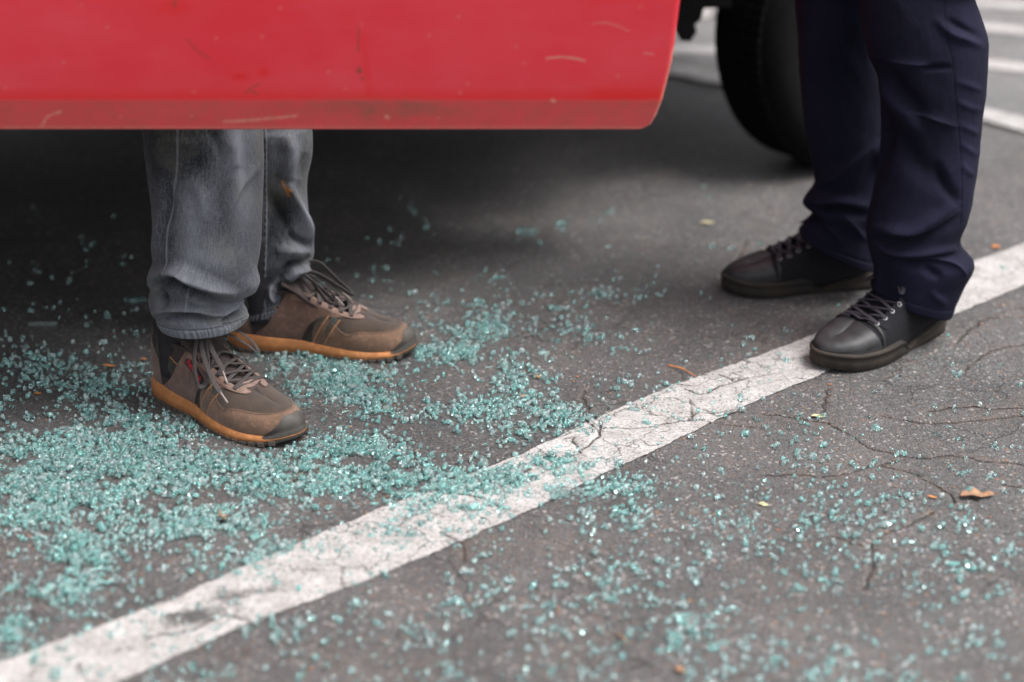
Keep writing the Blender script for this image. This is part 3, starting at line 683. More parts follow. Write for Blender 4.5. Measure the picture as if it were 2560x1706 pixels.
    def bar(a, b, lift, wd=.0072, mat=M_lace):
        a, b = np.array(a), np.array(b); mid = (a + b) / 2; c1 = a * .72 + b * .28; c2 = a * .28 + b * .72
        xs_ = mid[0] / L; zt = np.interp(xs_, *H) + lift
        mid[2] = zt; c1[2] = max(zt - .003, c1[2] + .002); c2[2] = max(zt - .003, c2[2] + .002)
        return ribbon('lace', [a - (0, 0, .002), a + (0, 0, .0012), c1, mid, c2, b + (0, 0, .0012), b - (0, 0, .002)], wd, .0016, (0, 0, 1), mat, sh, n=30)
    bar(eye(4, 1), eye(4, -1), .004)
    for k in range(4, 0, -1):
        bar(eye(k, 1), eye(k - 1, -1), .0035 if k % 2 else .005); bar(eye(k, -1), eye(k - 1, 1), .0055 if k % 2 else .0035)
    kx, kz = .405 * L, float(np.interp(.405, *H)) + .010
    s_ = -foot  # lateral side sign in local y
    tube('lace_knot', [(kx, -.008, kz), (kx + .002, 0, kz + .002), (kx, .008, kz)], [.004, .006, .004], M_lace, sh, n=10, k=8)
    if front:
        loops = [([(kx, 0, kz), (kx + .004, s_ * .018, kz + .004), (kx + .014, s_ * .038, kz - .016), (kx + .026, s_ * .050, kz - .044), (kx + .034, s_ * .051, kz - .062), (kx + .042, s_ * .044, kz - .060), (kx + .038, s_ * .034, kz - .036), (kx + .018, s_ * .018, kz - .004), (kx, 0, kz + .002)], (0, s_ * 1, .6)),
                 ([(kx, 0, kz), (kx + .012, -s_ * .018, kz + .006), (kx + .034, -s_ * .036, kz - .004), (kx + .054, -s_ * .046, kz - .022), (kx + .060, -s_ * .043, kz - .030), (kx + .048, -s_ * .034, kz - .018), (kx + .022, -s_ * .016, kz), (kx, 0, kz + .004)], (0.3, -s_ * .3, 1))]
        ends = [[(kx, 0, kz), (kx + .014, s_ * .012, kz + .001), (kx + .036, s_ * .022, kz - .014), (kx + .060, s_ * .027, kz - .032), (kx + .066, s_ * .029, kz - .038)],
                [(kx, 0, kz), (kx + .012, s_ * .022, kz - .004), (kx + .034, s_ * .036, kz - .026), (kx + .062, s_ * .044, kz - .052), (kx + .078, s_ * .046, kz - .062)]]
    else:
        loops = [([(kx, 0, kz), (kx + .004, .010, kz + .012), (kx + .026, .016, kz + .012), (kx + .056, .018, kz - .018), (kx + .076, .016, kz - .036), (kx + .080, .006, kz - .037), (kx + .058, .004, kz - .022), (kx + .026, .002, kz - .002), (kx, 0, kz)], (0, 1, .3)),
                 ([(kx, 0, kz), (kx + .012, -s_ * .02, kz + .002), (kx + .040, -s_ * .03, kz - .016), (kx + .062, -s_ * .036, kz - .034), (kx + .050, -s_ * .04, kz - .032), (kx + .02, -s_ * .02, kz - .004), (kx, 0, kz)], (0, 1, .5))]
        ends = [[(kx, 0, kz), (kx + .022, -.006, kz - .004), (kx + .044, -.012, kz - .020), (kx + .058, -.014, kz - .034)], [(kx, 0, kz), (kx + .018, .012, kz - .001), (kx + .046, .018, kz - .026), (kx + .062, .02, kz - .040)]]
    for pts, up_v in loops: ribbon('lace_loop', pts, .0075, .0016, up_v, M_lace, sh, n=70)
    for pts in ends:
        ribbon('lace_end', pts, .0072, .0016, (.3, s_ * .6, 1), M_lace, sh, n=36)
        p = np.array(pts); d = p[-1] - p[-2]; d = d / np.linalg.norm(d) * .020
        tube('aglet', [p[-1] - d * .08, p[-1] + d * .5, p[-1] + d], .0017, M_aglet, sh, n=5, k=8)
    # woven side label with red lettering (near side)
    if front:
        q0, b0 = S.qx(.475, 1), .50
        S.patch('side_label', [(S.qx(.375, 1), .46), (S.qx(.52, 1), .40)], [(S.qx(.355, 1), .34), (S.qx(.50, 1), .28)], .0034, .0008, M_label, sh, nu=12, nv=6)
        cu = bpy.data.curves.new('txt', 'FONT'); cu.body = 'Reebok'; cu.size = .0145; cu.shear = .25; cu.space_character = .92; cu.offset = .0003
        to = bpy.data.objects.new('txt', cu); COL.objects.link(to); dg = bpy.context.evaluated_depsgraph_get()
        me = bpy.data.meshes.new_from_object(to.evaluated_get(dg)); bpy.data.objects.remove(to)
        co = np.array([v.co[:] for v in me.vertices]); wx = co[:, 0].max()
        A0, A1, B0 = np.array((S.qx(.383, 1), .445)), np.array((S.qx(.512, 1), .395)), np.array((S.qx(.365, 1), .355))
        uu = co[:, 0] / wx; vv = 1 - (co[:, 1] + .001) / .012
        G = A0 + (A1 - A0) * uu[:, None] + (B0 - A0) * vv[:, None]
        PP = S.P(G[:, 0], G[:, 1], .0047)
        for v, p in zip(me.vertices, PP): v.co = p
        me.materials.clear(); me.materials.append(M_redt)
        lt = bpy.data.objects.new('label_lettering', me); COL.objects.link(lt); lt.parent = sh
    tube('sock', [(.20 * L, 0, .05), (.19 * L, 0, .12), (.17 * L, 0, .20)], [.034, .034, .037], M_sock, sh, n=14, k=24)
    return sh, S

def black_shoe(parent, cx, cy, ang, foot, label):
    L = .300
    sh = empty('shoe', (cx - math.cos(ang) * L / 2, cy - math.sin(ang) * L / 2, 0), ang, parent); sh['label'] = label
    H = ([.05, .2, .33, .40, .48, .56, .64, .72, .78, .84], [.150, .155, .142, .121, .099, .081, .068, .059, .053, .047])
    base = ([0, .15, .3, .44, .5, .55, .8, 1], [.030, .028, .020, .010, .014, .025, .025, .029])
    lat = [x * 1.04 for x in latB]; med = [x * 1.04 for x in medB]
    S = Last(L, foot, H, base, lat, med, nexp=2.75)
    bmax = ([.05, .12, .2, .28, .34, .38, .43, .60, .665, .675, 1], [.62, .54, .50, .52, .54, .58, .62, .66, .74, 1, 1])
    S.upper('upper', bmax, M_black, sh)
    zl = ([0, .06, .2, .8, .9, 1], [.006, .001, 0, 0, .002, .010])
    zh = ([0, .1, .2, .3, .38, .42, .455, .48, .50, .53, .56, .7, .85, 1], [.037, .035, .029, .022, .015, .0105, .0100, .014, .024, .0300, .0305, .030, .030, .035])
    S.sole('sole', zl, zh, .0035, .0035, M_bsole, sh, nq=300, bead=.0015)
    q6, q6m = S.qx(.715, 1), S.qx(.715, -1)
    S.patch('toe_cap', [(S.qx(.71, 1), .06), (.22, .06), (0, .06), (-.22, .06), (S.qx(.71, -1), .06)], [(S.qx(.83, 1), .98), (.14, .995), (0, .999), (-.14, .995), (S.qx(.83, -1), .98)], .0015, .0016, M_cap, sh, nu=110, nv=26)
    for sd_ in (1, -1):
        S.patch('cap_seam', [(.708, .06, sd_), (.722, .35, sd_), (.75, .62, sd_), (.78, .80, sd_)], [(.693, .06, sd_), (.707, .35, sd_), (.735, .62, sd_), (.765, .80, sd_)], .0015, .0028, M_cap, sh, nu=30, nv=6)
        S.patch('eyestay', [(.36, .44, sd_), (.44, .44, sd_), (.54, .44, sd_), (.64, .40, sd_), (.67, .32, sd_)], [(.40, .57, sd_), (.45, .60, sd_), (.56, .635, sd_), (.68, .655, sd_), (.74, .66, sd_)], .0014, .0014, M_black, sh, nu=50, nv=12)
        S.patch('heel_seam', [(.14, .05, sd_), (.16, .25, sd_), (.17, .46, sd_)], [(.146, .05, sd_), (.166, .25, sd_), (.176, .46, sd_)], .0008, .0012, M_bsole, sh, nu=20, nv=3)
    q = np.linspace(S.qx(.40, 1), 1, 30); qs = np.r_[q, -q[::-1]]; xs = .05 + .79 * S.O(qs)[:, 0] / L
    tube('collar', S.P(qs, np.interp(xs, *bmax), 0.), .0042, M_black, sh, n=80, k=10)
    nt, ny = 30, 14; V = []
    for i in range(nt):
        xs_ = .30 + .37 * i / (nt - 1); wd = np.interp(xs_, [.30, .40, .5, .66], [.038, .036, .034, .028])
        for j in range(ny):
            y = wd * (2 * j / (ny - 1) - 1); V.append((xs_ * L, y, np.interp(xs_, *H) - .002 - (y / wd)**2 * .012))
    o = mesh_np('tongue', np.array(V), gridF(nt, ny), M_black, sh); m = o.modifiers.new('t', 'SOLIDIFY'); m.thickness = .004
    ex = [.425, .475, .525, .575, .625]
    def eye(k, sd_, off=.0036):
        xf = (ex[k] - .05) / .79; return S.P(np.array(S.qx(xf, sd_)), np.array([.52, .55, .57, .585, .60][k]), off)
    for k in range(1, 5):
        for sd_ in (1, -1):
            e = eye(k, sd_); e2 = eye(k, sd_, .0046); nrm_ = (e2 - e) / np.linalg.norm(e2 - e)
            a = np.cross(nrm_, (1, 0, 0)); a /= np.linalg.norm(a); b = np.cross(nrm_, a)
            ring = [e + (a * math.cos(t) + b * math.sin(t)) * .0034 for t in np.linspace(0, 2 * math.pi, 17)]
            tube('eyelet', ring, .0011, M_eye, sh, n=28, k=6)
    def bar(a, b, lift, wd=.0066):
        a, b = np.array(a), np.array(b); mid = (a + b) / 2; c1 = a * .72 + b * .28; c2 = a * .28 + b * .72
        zt = np.interp(mid[0] / L, *H) + lift; mid[2] = zt; c1[2] = max(zt - .003, c1[2] + .003); c2[2] = max(zt - .003, c2[2] + .003)
        return ribbon('lace', [a - (0, 0, .002), a + (0, 0, .0014), c1, mid, c2, b + (0, 0, .0014), b - (0, 0, .002)], wd, .0018, (0, 0, 1), M_blace, sh, n=30)
    bar(eye(4, 1), eye(4, -1), .005)
    for k in range(4, 1, -1):
        bar(eye(k, 1), eye(k - 1, -1), .0045 if k % 2 else .007); bar(eye(k, -1), eye(k - 1, 1), .0070 if k % 2 else .0045)
    kx = .42 * L; kz = float(np.interp(.42, *H)) + .008
    ribbon('lace_loop', [(kx, 0, kz), (kx + .010, .018, kz + .004), (kx + .022, .034, kz - .008), (kx + .03, .036, kz - .016), (kx + .018, .02, kz - .004), (kx, 0, kz + .002)], .007, .0018, (0, .3, 1), M_blace, sh, n=40)
    ribbon('lace_loop', [(kx, 0, kz), (kx + .008, -.018, kz + .004), (kx + .018, -.034, kz - .008), (kx + .028, -.036, kz - .016), (kx + .016, -.02, kz - .004), (kx, 0, kz + .002)], .007, .0018, (0, -.3, 1), M_blace, sh, n=40)
    tube('sock', [(.20 * L, 0, .05), (.19 * L, 0, .12), (.17 * L, 0, .20)], [.036, .036, .038], M_sock, sh, n=14, k=24)
    return sh, S

# ------------------------------------------------------------------ trousers
def leg_geo(rings, top, folds, N=300, Mr=300, ph=0., seed=1, seams=(), hem=1., stains=(), fade_shade_spots=(), wr=.0010):
    """rings: bottom -> up, each (Lpx, Lpy, Rpx, Rpy, D, depth ratio, front dz). top: world rings above [(x,y,z,a,b)]"""
    rows = []
    for lx, ly, rx, ry, D, k, dz in rings:
        l, r = np.array(at(lx, ly, D)), np.array(at(rx, ry, D)); c = (l + r) / 2; a = (r - l) / 2
        rows.append(np.r_[c, a, 0, np.linalg.norm(a) * k, dz])
    for x, y, z, a, b in top: rows.append(np.array([x, y, z, a, 0, 0, 0, b, 0]))
    rows = np.array(rows); zr = rows[:, 2]
    d = np.r_[0, np.cumsum(np.linalg.norm(np.diff(rows[:, :3], axis=0), axis=1))]
    kvis = len(rings) - 1; s = np.r_[np.linspace(0, d[kvis], Mr), np.linspace(d[kvis], d[-1], 14)[1:]]
    G = np.zeros((len(s), 9)); Pe = np.vstack([2 * rows[0] - rows[1], rows, 2 * rows[-1] - rows[-2]])
    idx = np.clip(np.searchsorted(d, s, side='right') - 1, 0, len(rows) - 2); t = ((s - d[idx]) / (d[idx + 1] - d[idx]))[:, None]
    p0, p1, p2, p3 = Pe[idx], Pe[idx + 1], Pe[idx + 2], Pe[idx + 3]
    G = .5 * ((2 * p1) + (-p0 + p2) * t + (2 * p0 - 5 * p1 + 4 * p2 - p3) * t**2 + (-p0 + 3 * p1 - 3 * p2 + p3) * t**3)
    M = len(s); fi = np.linspace(0, 2 * math.pi, N, endpoint=False)
    cx_ = np.cos(fi); sy_ = np.sin(fi)
    ex = np.sign(cx_) * np.abs(cx_)**.94; ey = np.sign(sy_) * np.abs(sy_)**.94
    P = G[:, None, :3] + G[:, None, 3:6] * ex[None, :, None] - G[:, None, 6:9] * np.array([0, 1, 1])[None, None] * ey[None, :, None] * np.array([0, 1, -1])
    rad = P - G[:, None, :3]; rad[..., 2] *= .3; rad /= np.linalg.norm(rad, axis=-1)[..., None]
    Pf = P.reshape(-1, 3); px = proj(Pf); face = np.clip(-rad[..., 1].ravel() * 2.2 + .25, 0, 1)
    disp = np.zeros(len(Pf)); fade = np.zeros(len(Pf)); seam = np.zeros(len(Pf)); stain = np.zeros(len(Pf))
    def dist(pts):
        Lp = cr(pts, max(8, 4 * len(pts))); best = np.full(len(px), 1e6); sg = np.zeros(len(px)); tt = np.zeros(len(px))
        m = len(Lp) - 1
        for i, (a, b) in enumerate(zip(Lp[:-1], Lp[1:])):
            ab = b - a; q = px - a; t = np.clip(q @ ab / (ab @ ab), 0, 1); v = q - t[:, None] * ab; dd = np.linalg.norm(v, axis=1)
            k = dd < best; best[k] = dd[k]; sg[k] = np.sign(ab[0] * q[k, 1] - ab[1] * q[k, 0]); tt[k] = (i + t[k]) / m
        return best, sg, tt
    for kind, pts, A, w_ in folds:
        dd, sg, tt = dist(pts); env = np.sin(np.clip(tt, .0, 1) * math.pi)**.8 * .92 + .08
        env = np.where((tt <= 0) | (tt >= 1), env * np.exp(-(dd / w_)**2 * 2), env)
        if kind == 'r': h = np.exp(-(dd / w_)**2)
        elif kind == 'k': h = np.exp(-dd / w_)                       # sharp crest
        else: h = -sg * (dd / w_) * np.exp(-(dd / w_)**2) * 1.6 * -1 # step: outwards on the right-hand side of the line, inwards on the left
        A = A * (2.3 if hem == 1. else 1.7); disp += A * h * env * face; fade += (A / .01) * .10 * h * env * face  # crest wear plus fold shading put into the colour: creases darker
    # own small wrinkles and gentle drape all round
    zz_ = P[..., 2].ravel(); an = np.tile(fi, M)
    small = np.array([noise.noise(Vector((math.cos(a) * 2.2 + seed, math.sin(a) * 2.2, z * 9 + .8 * math.sin(a * 2 + seed)))) for a, z in zip(an[::1], zz_[::1])]) if False else None
    lowM, lowN = 90, 72; sm = np.zeros((lowM, lowN)); fz = G[np.linspace(0, M - 1, lowM).astype(int), 2]
    for i in range(lowM):
        for j in range(lowN):
            a = 2 * math.pi * j / lowN
            p = Vector((math.cos(a) * 1.8 + seed * 3, math.sin(a) * 1.8, fz[i] * 13 + .5 * math.sin(a + seed)))
            p2 = Vector((math.cos(a) * 5 + seed, math.sin(a) * 5, fz[i] * 40))
            v = noise.noise(p); sm[i, j] = (1 - abs(v) * 2.4) * .65 + noise.noise(p2) * .5
    ii = np.linspace(0, lowM - 1.001, M); jj = np.arange(N) * lowN / N
    i0 = ii.astype(int); j0 = jj.astype(int); fi_ = (ii - i0)[:, None]; fj = (jj - j0)[None]
    fi_ = fi_ * fi_ * (3 - 2 * fi_); fj = fj * fj * (3 - 2 * fj)
    g = lambda a, b: sm[a][:, b % lowN]
    smm = g(i0, j0) * (1 - fi_) * (1 - fj) + g(i0 + 1, j0) * fi_ * (1 - fj) + g(i0, j0 + 1) * (1 - fi_) * fj + g(i0 + 1, j0 + 1) * fi_ * fj
    disp += smm.ravel() * wr
    dl = np.repeat(s, N)                        # distance from the hem
    hm = hem * .013
    disp += .0014 * (dl < hm) * (dl > .0005) - .0016 * np.exp(-((dl - hm) / .0016)**2) + (.0006 if hem != .99 else 0) * np.sin(an * 62 + 3 * np.sin(an * 9)) * (dl < hm)
    fade += hem * (.30 * (dl < hm) * (.35 + .65 * np.clip(np.sin(an * 62 + 3 * np.sin(an * 9)), 0, 1)) + .2 * np.exp(-((dl - hm - .002) / .0016)**2) - .25 * np.exp(-((dl - hm) / .0012)**2)) if hem > .5 and hem != .99 else 0
    for pts, w_, A, pk in seams:
        dd, sg, tt = dist(pts); on = (face > .02) & (tt > 0) & (tt < 1)
        k = np.exp(-(dd / w_)**2) * on; disp += A * k; seam += k * (.55 if pk < 0 else .7)
        if pk > 0:
            rg = np.exp(-((dd * sg - w_ * 2.2) / (w_ * 1.8))**2) * on
            pu = .5 + .5 * np.sin(tt * pk); disp += .0010 * rg * pu; fade += .35 * rg * (pu - .45)
            k2 = np.exp(-((dd * sg - w_ * 5.) / (w_ * .8))**2) * on; seam += k2 * .45
    for x, y, rx, ry, a in fade_shade_spots:
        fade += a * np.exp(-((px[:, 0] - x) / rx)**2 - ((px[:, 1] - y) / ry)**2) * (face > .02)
    for pts, w_ in stains:
        dd, sg, tt = dist(pts); stain += np.exp(-(dd / w_)**2) * (face > .1)
    Pd = Pf + rad.reshape(-1, 3) * disp[:, None]
    Vt = Pd.reshape(M, N, 3)
    inner1 = Vt[0] - rad[0] * .003; inner2 = Vt[14] - rad[14] * .004
    Vall = np.vstack([inner2[None], inner1[None], Vt]); M2 = M + 2
    F = gridF(M2, N + 0)
    # wrap around
    i = np.arange(M2 - 1); wrap = np.stack([i * N + N - 1, (i + 1) * N + N - 1, (i + 1) * N, i * N], -1)
    F = np.vstack([F, wrap])
    pad = lambda a: np.r_[np.zeros(2 * N), a]
    circ = np.linalg.norm(G[:, 3:6], axis=1).mean() * 2 * math.pi
    uv = np.stack([np.tile(fi / (2 * math.pi) * circ, M2), np.r_[np.full(N, -.02), np.full(N, -.002), np.repeat(s, N)]], 1)
    return Vall.reshape(-1, 3), F, dict(fade=pad(np.clip(fade, -.5, .9)), seam=pad(np.clip(seam, 0, 1)), stain=pad(np.clip(stain, 0, 1))), uv
def trousers(name, legs, hip, mat, parent):
    V, F, U = [], [], []; at_ = {}; off = 0
    for v, f, a, uv in legs:
        V.append(v); F.append(f + off); U.append(uv); off += len(v)
        for k in a: at_.setdefault(k, []).append(a[k])
    # pelvis part joining both legs
    cx, cy, z0, z1, a0, b0, dx, dy = hip; n = 48; rows = []
    for t in np.linspace(0, 1, 10):
        z = z0 + (z1 - z0) * t; sc = .8 + .28 * math.sin(t * 2.4)
        for j in range(n):
            an = 2 * math.pi * j / n; x = math.cos(an) * a0 * sc; y = math.sin(an) * b0 * sc
            rows.append((cx + x * dx - y * dy, cy + x * dy + y * dx, z))
    V.append(np.array(rows)); g = gridF(10, n); i = np.arange(9); wrap = np.stack([i * n + n - 1, (i + 1) * n + n - 1, (i + 1) * n, i * n], -1)
    F.append(np.vstack([g, wrap]) + off); U.append(np.array(rows)[:, :2])
    for k in at_: at_[k].append(np.zeros(len(rows)))
    return mesh_np(name, np.vstack(V), np.vstack(F), mat, parent, attrs={k: np.concatenate(v) for k, v in at_.items()}, uv=np.vstack(U))

# ------------------------------------------------------------------ person 1 (brown sneakers)
def skin_body(name, J, E, rad, mat, parent):
    me = bpy.data.meshes.new(name); me.from_pydata(J, E, []); o = bpy.data.objects.new(name, me); COL.objects.link(o); o.parent = parent
    me.materials.append(mat); o.modifiers.new('skin', 'SKIN'); 
    for v, r in zip(me.skin_vertices[0].data, rad): v.radius = (r, r)
    me.skin_vertices[0].data[0].use_root = True
    s_ = o.modifiers.new('sub', 'SUBSURF'); s_.levels = 1; s_.render_levels = 2
    return o
def figure(parent, hip, face, JA, JB, mat_top):
    hx, hy = hip; f = np.array(face) / np.linalg.norm(face); l = np.array([-f[1], f[0]])
    p = lambda a, b, z: (hx + f[0] * a + l[0] * b, hy + f[1] * a + l[1] * b, z)
    J = [p(0, 0, .95), p(0, 0, 1.1), p(-.01, 0, 1.3), p(0, 0, 1.47), p(.02, 0, 1.55), p(.03, 0, 1.66), p(.03, 0, 1.76),
         p(0, .09, .90), JA[0], JA[2], JA[3], p(0, -.09, .90), JB[0], JB[2], JB[3],
         p(0, .18, 1.43), p(-.02, .24, 1.15), p(.10, .24, .95), p(.15, .23, .87), p(0, -.18, 1.43), p(-.02, -.24, 1.15), p(.10, -.24, .95), p(.15, -.23, .87), JA[1], JB[1]]
    E = [(0, 1), (1, 2), (2, 3), (3, 4), (4, 5), (5, 6), (0, 7), (7, 8), (8, 23), (23, 9), (9, 10), (0, 11), (11, 12), (12, 24), (24, 13), (13, 14), (3, 15), (15, 16), (16, 17), (17, 18), (3, 19), (19, 20), (20, 21), (21, 22)]
    rad = [.13, .12, .14, .11, .055, .085, .07, .085, .036, .026, .020, .085, .036, .026, .020, .06, .045, .035, .035, .06, .045, .035, .035, .028, .028]
    skin_body('body', J, E, rad, M_skin, parent)
    Jt = [J[0], J[1], J[2], J[3], J[15], J[16], J[17], J[19], J[20], J[21]]
    skin_body('shirt', Jt, [(0, 1), (1, 2), (2, 3), (3, 4), (4, 5), (5, 6), (3, 7), (7, 8), (8, 9)], [.15, .15, .165, .12, .085, .065, .05, .085, .065, .05], mat_top, parent)

g1 = gr(564, 1043); g2 = gr(806, 872)
p1 = empty('person', (-.42, 2.80, 0)); tag(p1, 'person in faded grey jeans and worn brown sneakers standing behind the open red door', 'person')
def kid(o): o.matrix_parent_inverse = Matrix.Translation(o.parent.location).inverted(); return o
shA, SA = sneaker(p1, g1.x, g1.y, -R(41), 1, 'nearer worn brown suede sneaker with gum sole, toe pointing to the stripe', True); kid(shA)
shB, SB = sneaker(p1, g2.x, g2.y, -R(7), -1, 'farther worn brown suede sneaker with gum sole, side on', False); kid(shB)
def J2(pts): return [(320 + a / 2.704, 300 + b / 2.704) for a, b in pts]
ringsF = [  # nearer leg, hem upwards
    (402, 808, 613, 800, 2.655, .92, -.004), (394, 796, 615, 788, 2.655, .92, -.002), (383, 780, 612, 775, 2.655, .92, 0), (374, 760, 604, 760, 2.66, .92, 0),
    (373, 740, 594, 750, 2.66, .93, 0), (377, 718, 592, 736, 2.66, .95, 0), (371, 700, 612, 715, 2.66, .98, 0), (373, 680, 632, 690, 2.66, 1., 0), (384, 650, 644, 662, 2.66, .98, 0),
    (387, 600, 651, 610, 2.66, .95, 0), (385, 550, 654, 550, 2.665, .93, 0), (377, 480, 656, 480, 2.67, .92, 0), (368, 411, 658, 411, 2.68, .92, 0), (358, 330, 656, 330, 2.69, .92, 0), (350, 260, 650, 260, 2.70, .92, 0)]
foldsF = [
    ('s', J2([(150, 1120), (330, 1045), (430, 1120), (560, 1170), (690, 1215)]), -.0105, 17),
    ('k', J2([(655, 1325), (690, 1260), (740, 1190), (880, 1000)]), .0100, 9),
    ('r', J2([(300, 1000), (460, 1060), (600, 1130), (740, 1180)]), .0055, 12),
    ('r', J2([(650, 1400), (700, 1330), (760, 1270)]), -.0085, 9),
    ('s', J2([(170, 1330), (300, 1300), (450, 1300), (560, 1330), (660, 1335)]), -.0085, 12),
    ('r', J2([(190, 1150), (240, 1200), (250, 1280)]), -.006, 9),
    ('r', J2([(880, 280), (770, 430), (700, 560), (640, 690)]), .0050, 11),
    ('r', J2([(700, 400), (640, 520), (600, 640)]), -.0028, 12), ('r', J2([(560, 60), (620, 180), (660, 300)]), -.0040, 16), ('r', J2([(720, 60), (690, 200), (700, 330)]), .0070, 17),
    ('r', J2([(440, 420), (500, 520), (500, 700)]), .0035, 16), ('r', J2([(810, 330), (760, 480), (700, 620)]), -.003, 8),
    ('r', J2([(200, 600), (210, 760), (180, 950)]), .0035, 12), ('r', J2([(240, 400), (280, 560), (270, 720)]), -.003, 14),
    ('k', J2([(250, 1010), (330, 1045), (430, 1110)]), .004, 6), ('r', J2([(760, 1240), (790, 1290), (780, 1360)]), .004, 10), ('r', J2([(400, 1200), (500, 1240), (620, 1230)]), .004, 12)]
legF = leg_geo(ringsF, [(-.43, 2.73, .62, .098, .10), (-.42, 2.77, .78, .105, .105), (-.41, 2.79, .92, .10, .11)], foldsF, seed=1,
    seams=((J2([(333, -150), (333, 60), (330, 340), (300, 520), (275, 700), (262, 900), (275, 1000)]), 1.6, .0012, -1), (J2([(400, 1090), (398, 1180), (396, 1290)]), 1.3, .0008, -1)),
    fade_shade_spots=((585, 370, 34, 60, .5), (612, 500, 30, 90, .34), (430, 380, 90, 80, -.25), (500, 810, 130, 60, .2), (480, 560, 22, 90, .22), (540, 650, 60, 30, .18), (420, 600, 16, 120, -.12), (600, 440, 10, 70, .2), (390, 420, 14, 80, -.08), (500, 390, 30, 30, -.15), (500, 520, 50, 60, .10), (500, 640, 80, 40, .12), (565, 775, 18, 20, .2), (640, 340, 16, 40, .2)))
ringsB = [
    (596, 782, 769, 732, 2.925, .95, -.004), (597, 770, 774, 716, 2.925, .95, -.003), (598, 752, 773, 702, 2.925, .95, 0), (600, 725, 764, 688, 2.925, .95, 0), (602, 698, 758, 675, 2.925, 1., 0), (604, 680, 768, 662, 2.925, 1., 0),
    (606, 650, 783, 640, 2.925, 1., 0), (606, 610, 782, 606, 2.925, .98, 0), (604, 560, 774, 560, 2.925, .96, 0), (600, 500, 767, 500, 2.93, .96, 0), (598, 455, 767, 455, 2.93, .96, 0), (598, 400, 778, 400, 2.93, .96, 0),
    (598, 360, 781, 360, 2.93, .96, 0), (596, 320, 779, 320, 2.93, .96, 0), (592, 250, 776, 250, 2.94, .96, 0)]
foldsB = [
    ('s', J2([(950, 1120), (1060, 1050), (1120, 1000), (1200, 985), (1250, 930)]), .011, 13), ('k', J2([(965, 1120), (1010, 1060), (1100, 1000)]), .006, 6),
    ('r', J2([(985, 1140), (1030, 1100), (1060, 1060)]), -.005, 12), ('k', J2([(960, 1110), (965, 1180), (990, 1240)]), .008, 6),
    ('r', J2([(1080, 430), (1130, 560), (1200, 720), (1245, 860)]), .0075, 11), ('r', J2([(960, 500), (1060, 700), (1150, 850)]), -.005, 20), ('r', J2([(1090, 780), (1180, 830), (1240, 850)]), -.005, 10),
    ('r', J2([(1080, 60), (1100, 240), (1040, 400)]), .005, 18), ('r', J2([(1200, 220), (1150, 400)]), -.002, 16), ('r', J2([(1000, 900), (1100, 880), (1220, 900)]), .004, 16), ('r', J2([(1150, 1060), (1180, 1120), (1160, 1200)]), .004, 14)]
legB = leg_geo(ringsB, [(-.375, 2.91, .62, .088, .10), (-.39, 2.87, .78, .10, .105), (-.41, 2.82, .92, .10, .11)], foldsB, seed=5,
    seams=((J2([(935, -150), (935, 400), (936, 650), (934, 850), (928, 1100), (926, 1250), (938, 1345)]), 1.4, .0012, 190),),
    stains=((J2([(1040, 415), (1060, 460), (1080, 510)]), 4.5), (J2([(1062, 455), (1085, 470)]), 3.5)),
    fade_shade_spots=((700, 390, 40, 60, .12), (735, 430, 14, 40, .18), (755, 540, 18, 50, .3), (700, 545, 28, 70, -.3), (680, 350, 50, 40, .1), (720, 630, 40, 25, .08)))
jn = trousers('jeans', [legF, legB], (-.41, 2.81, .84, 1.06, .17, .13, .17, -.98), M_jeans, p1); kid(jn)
top1 = simple('brown_jacket_cloth', (.12, .09, .07), .9)
def rel(o, p): return tuple(np.array(o) - np.array(p.location))
def fig(p, hip, face, JA, JB, mt):
    L0 = np.array(p.location)
    figure(p, (hip[0] - L0[0], hip[1] - L0[1]), face, [tuple(np.array(k) - L0) for k in JA], [tuple(np.array(k) - L0) for k in JB], mt)
def joints(sh, knee, shin):
    a = sh.rotation_euler.z; o = np.array([sh.location.x, sh.location.y]); d = np.array([math.cos(a), math.sin(a)])
    return knee, shin, tuple(np.r_[o + d * .070, .10]), tuple(np.r_[o + d * .165, .045])
fig(p1, (-.41, 2.81), (.96, -.25), joints(shA, (-.43, 2.72, .55), (-.455, 2.68, .28)), joints(shB, (-.38, 2.91, .55), (-.365, 2.93, .28)), top1)

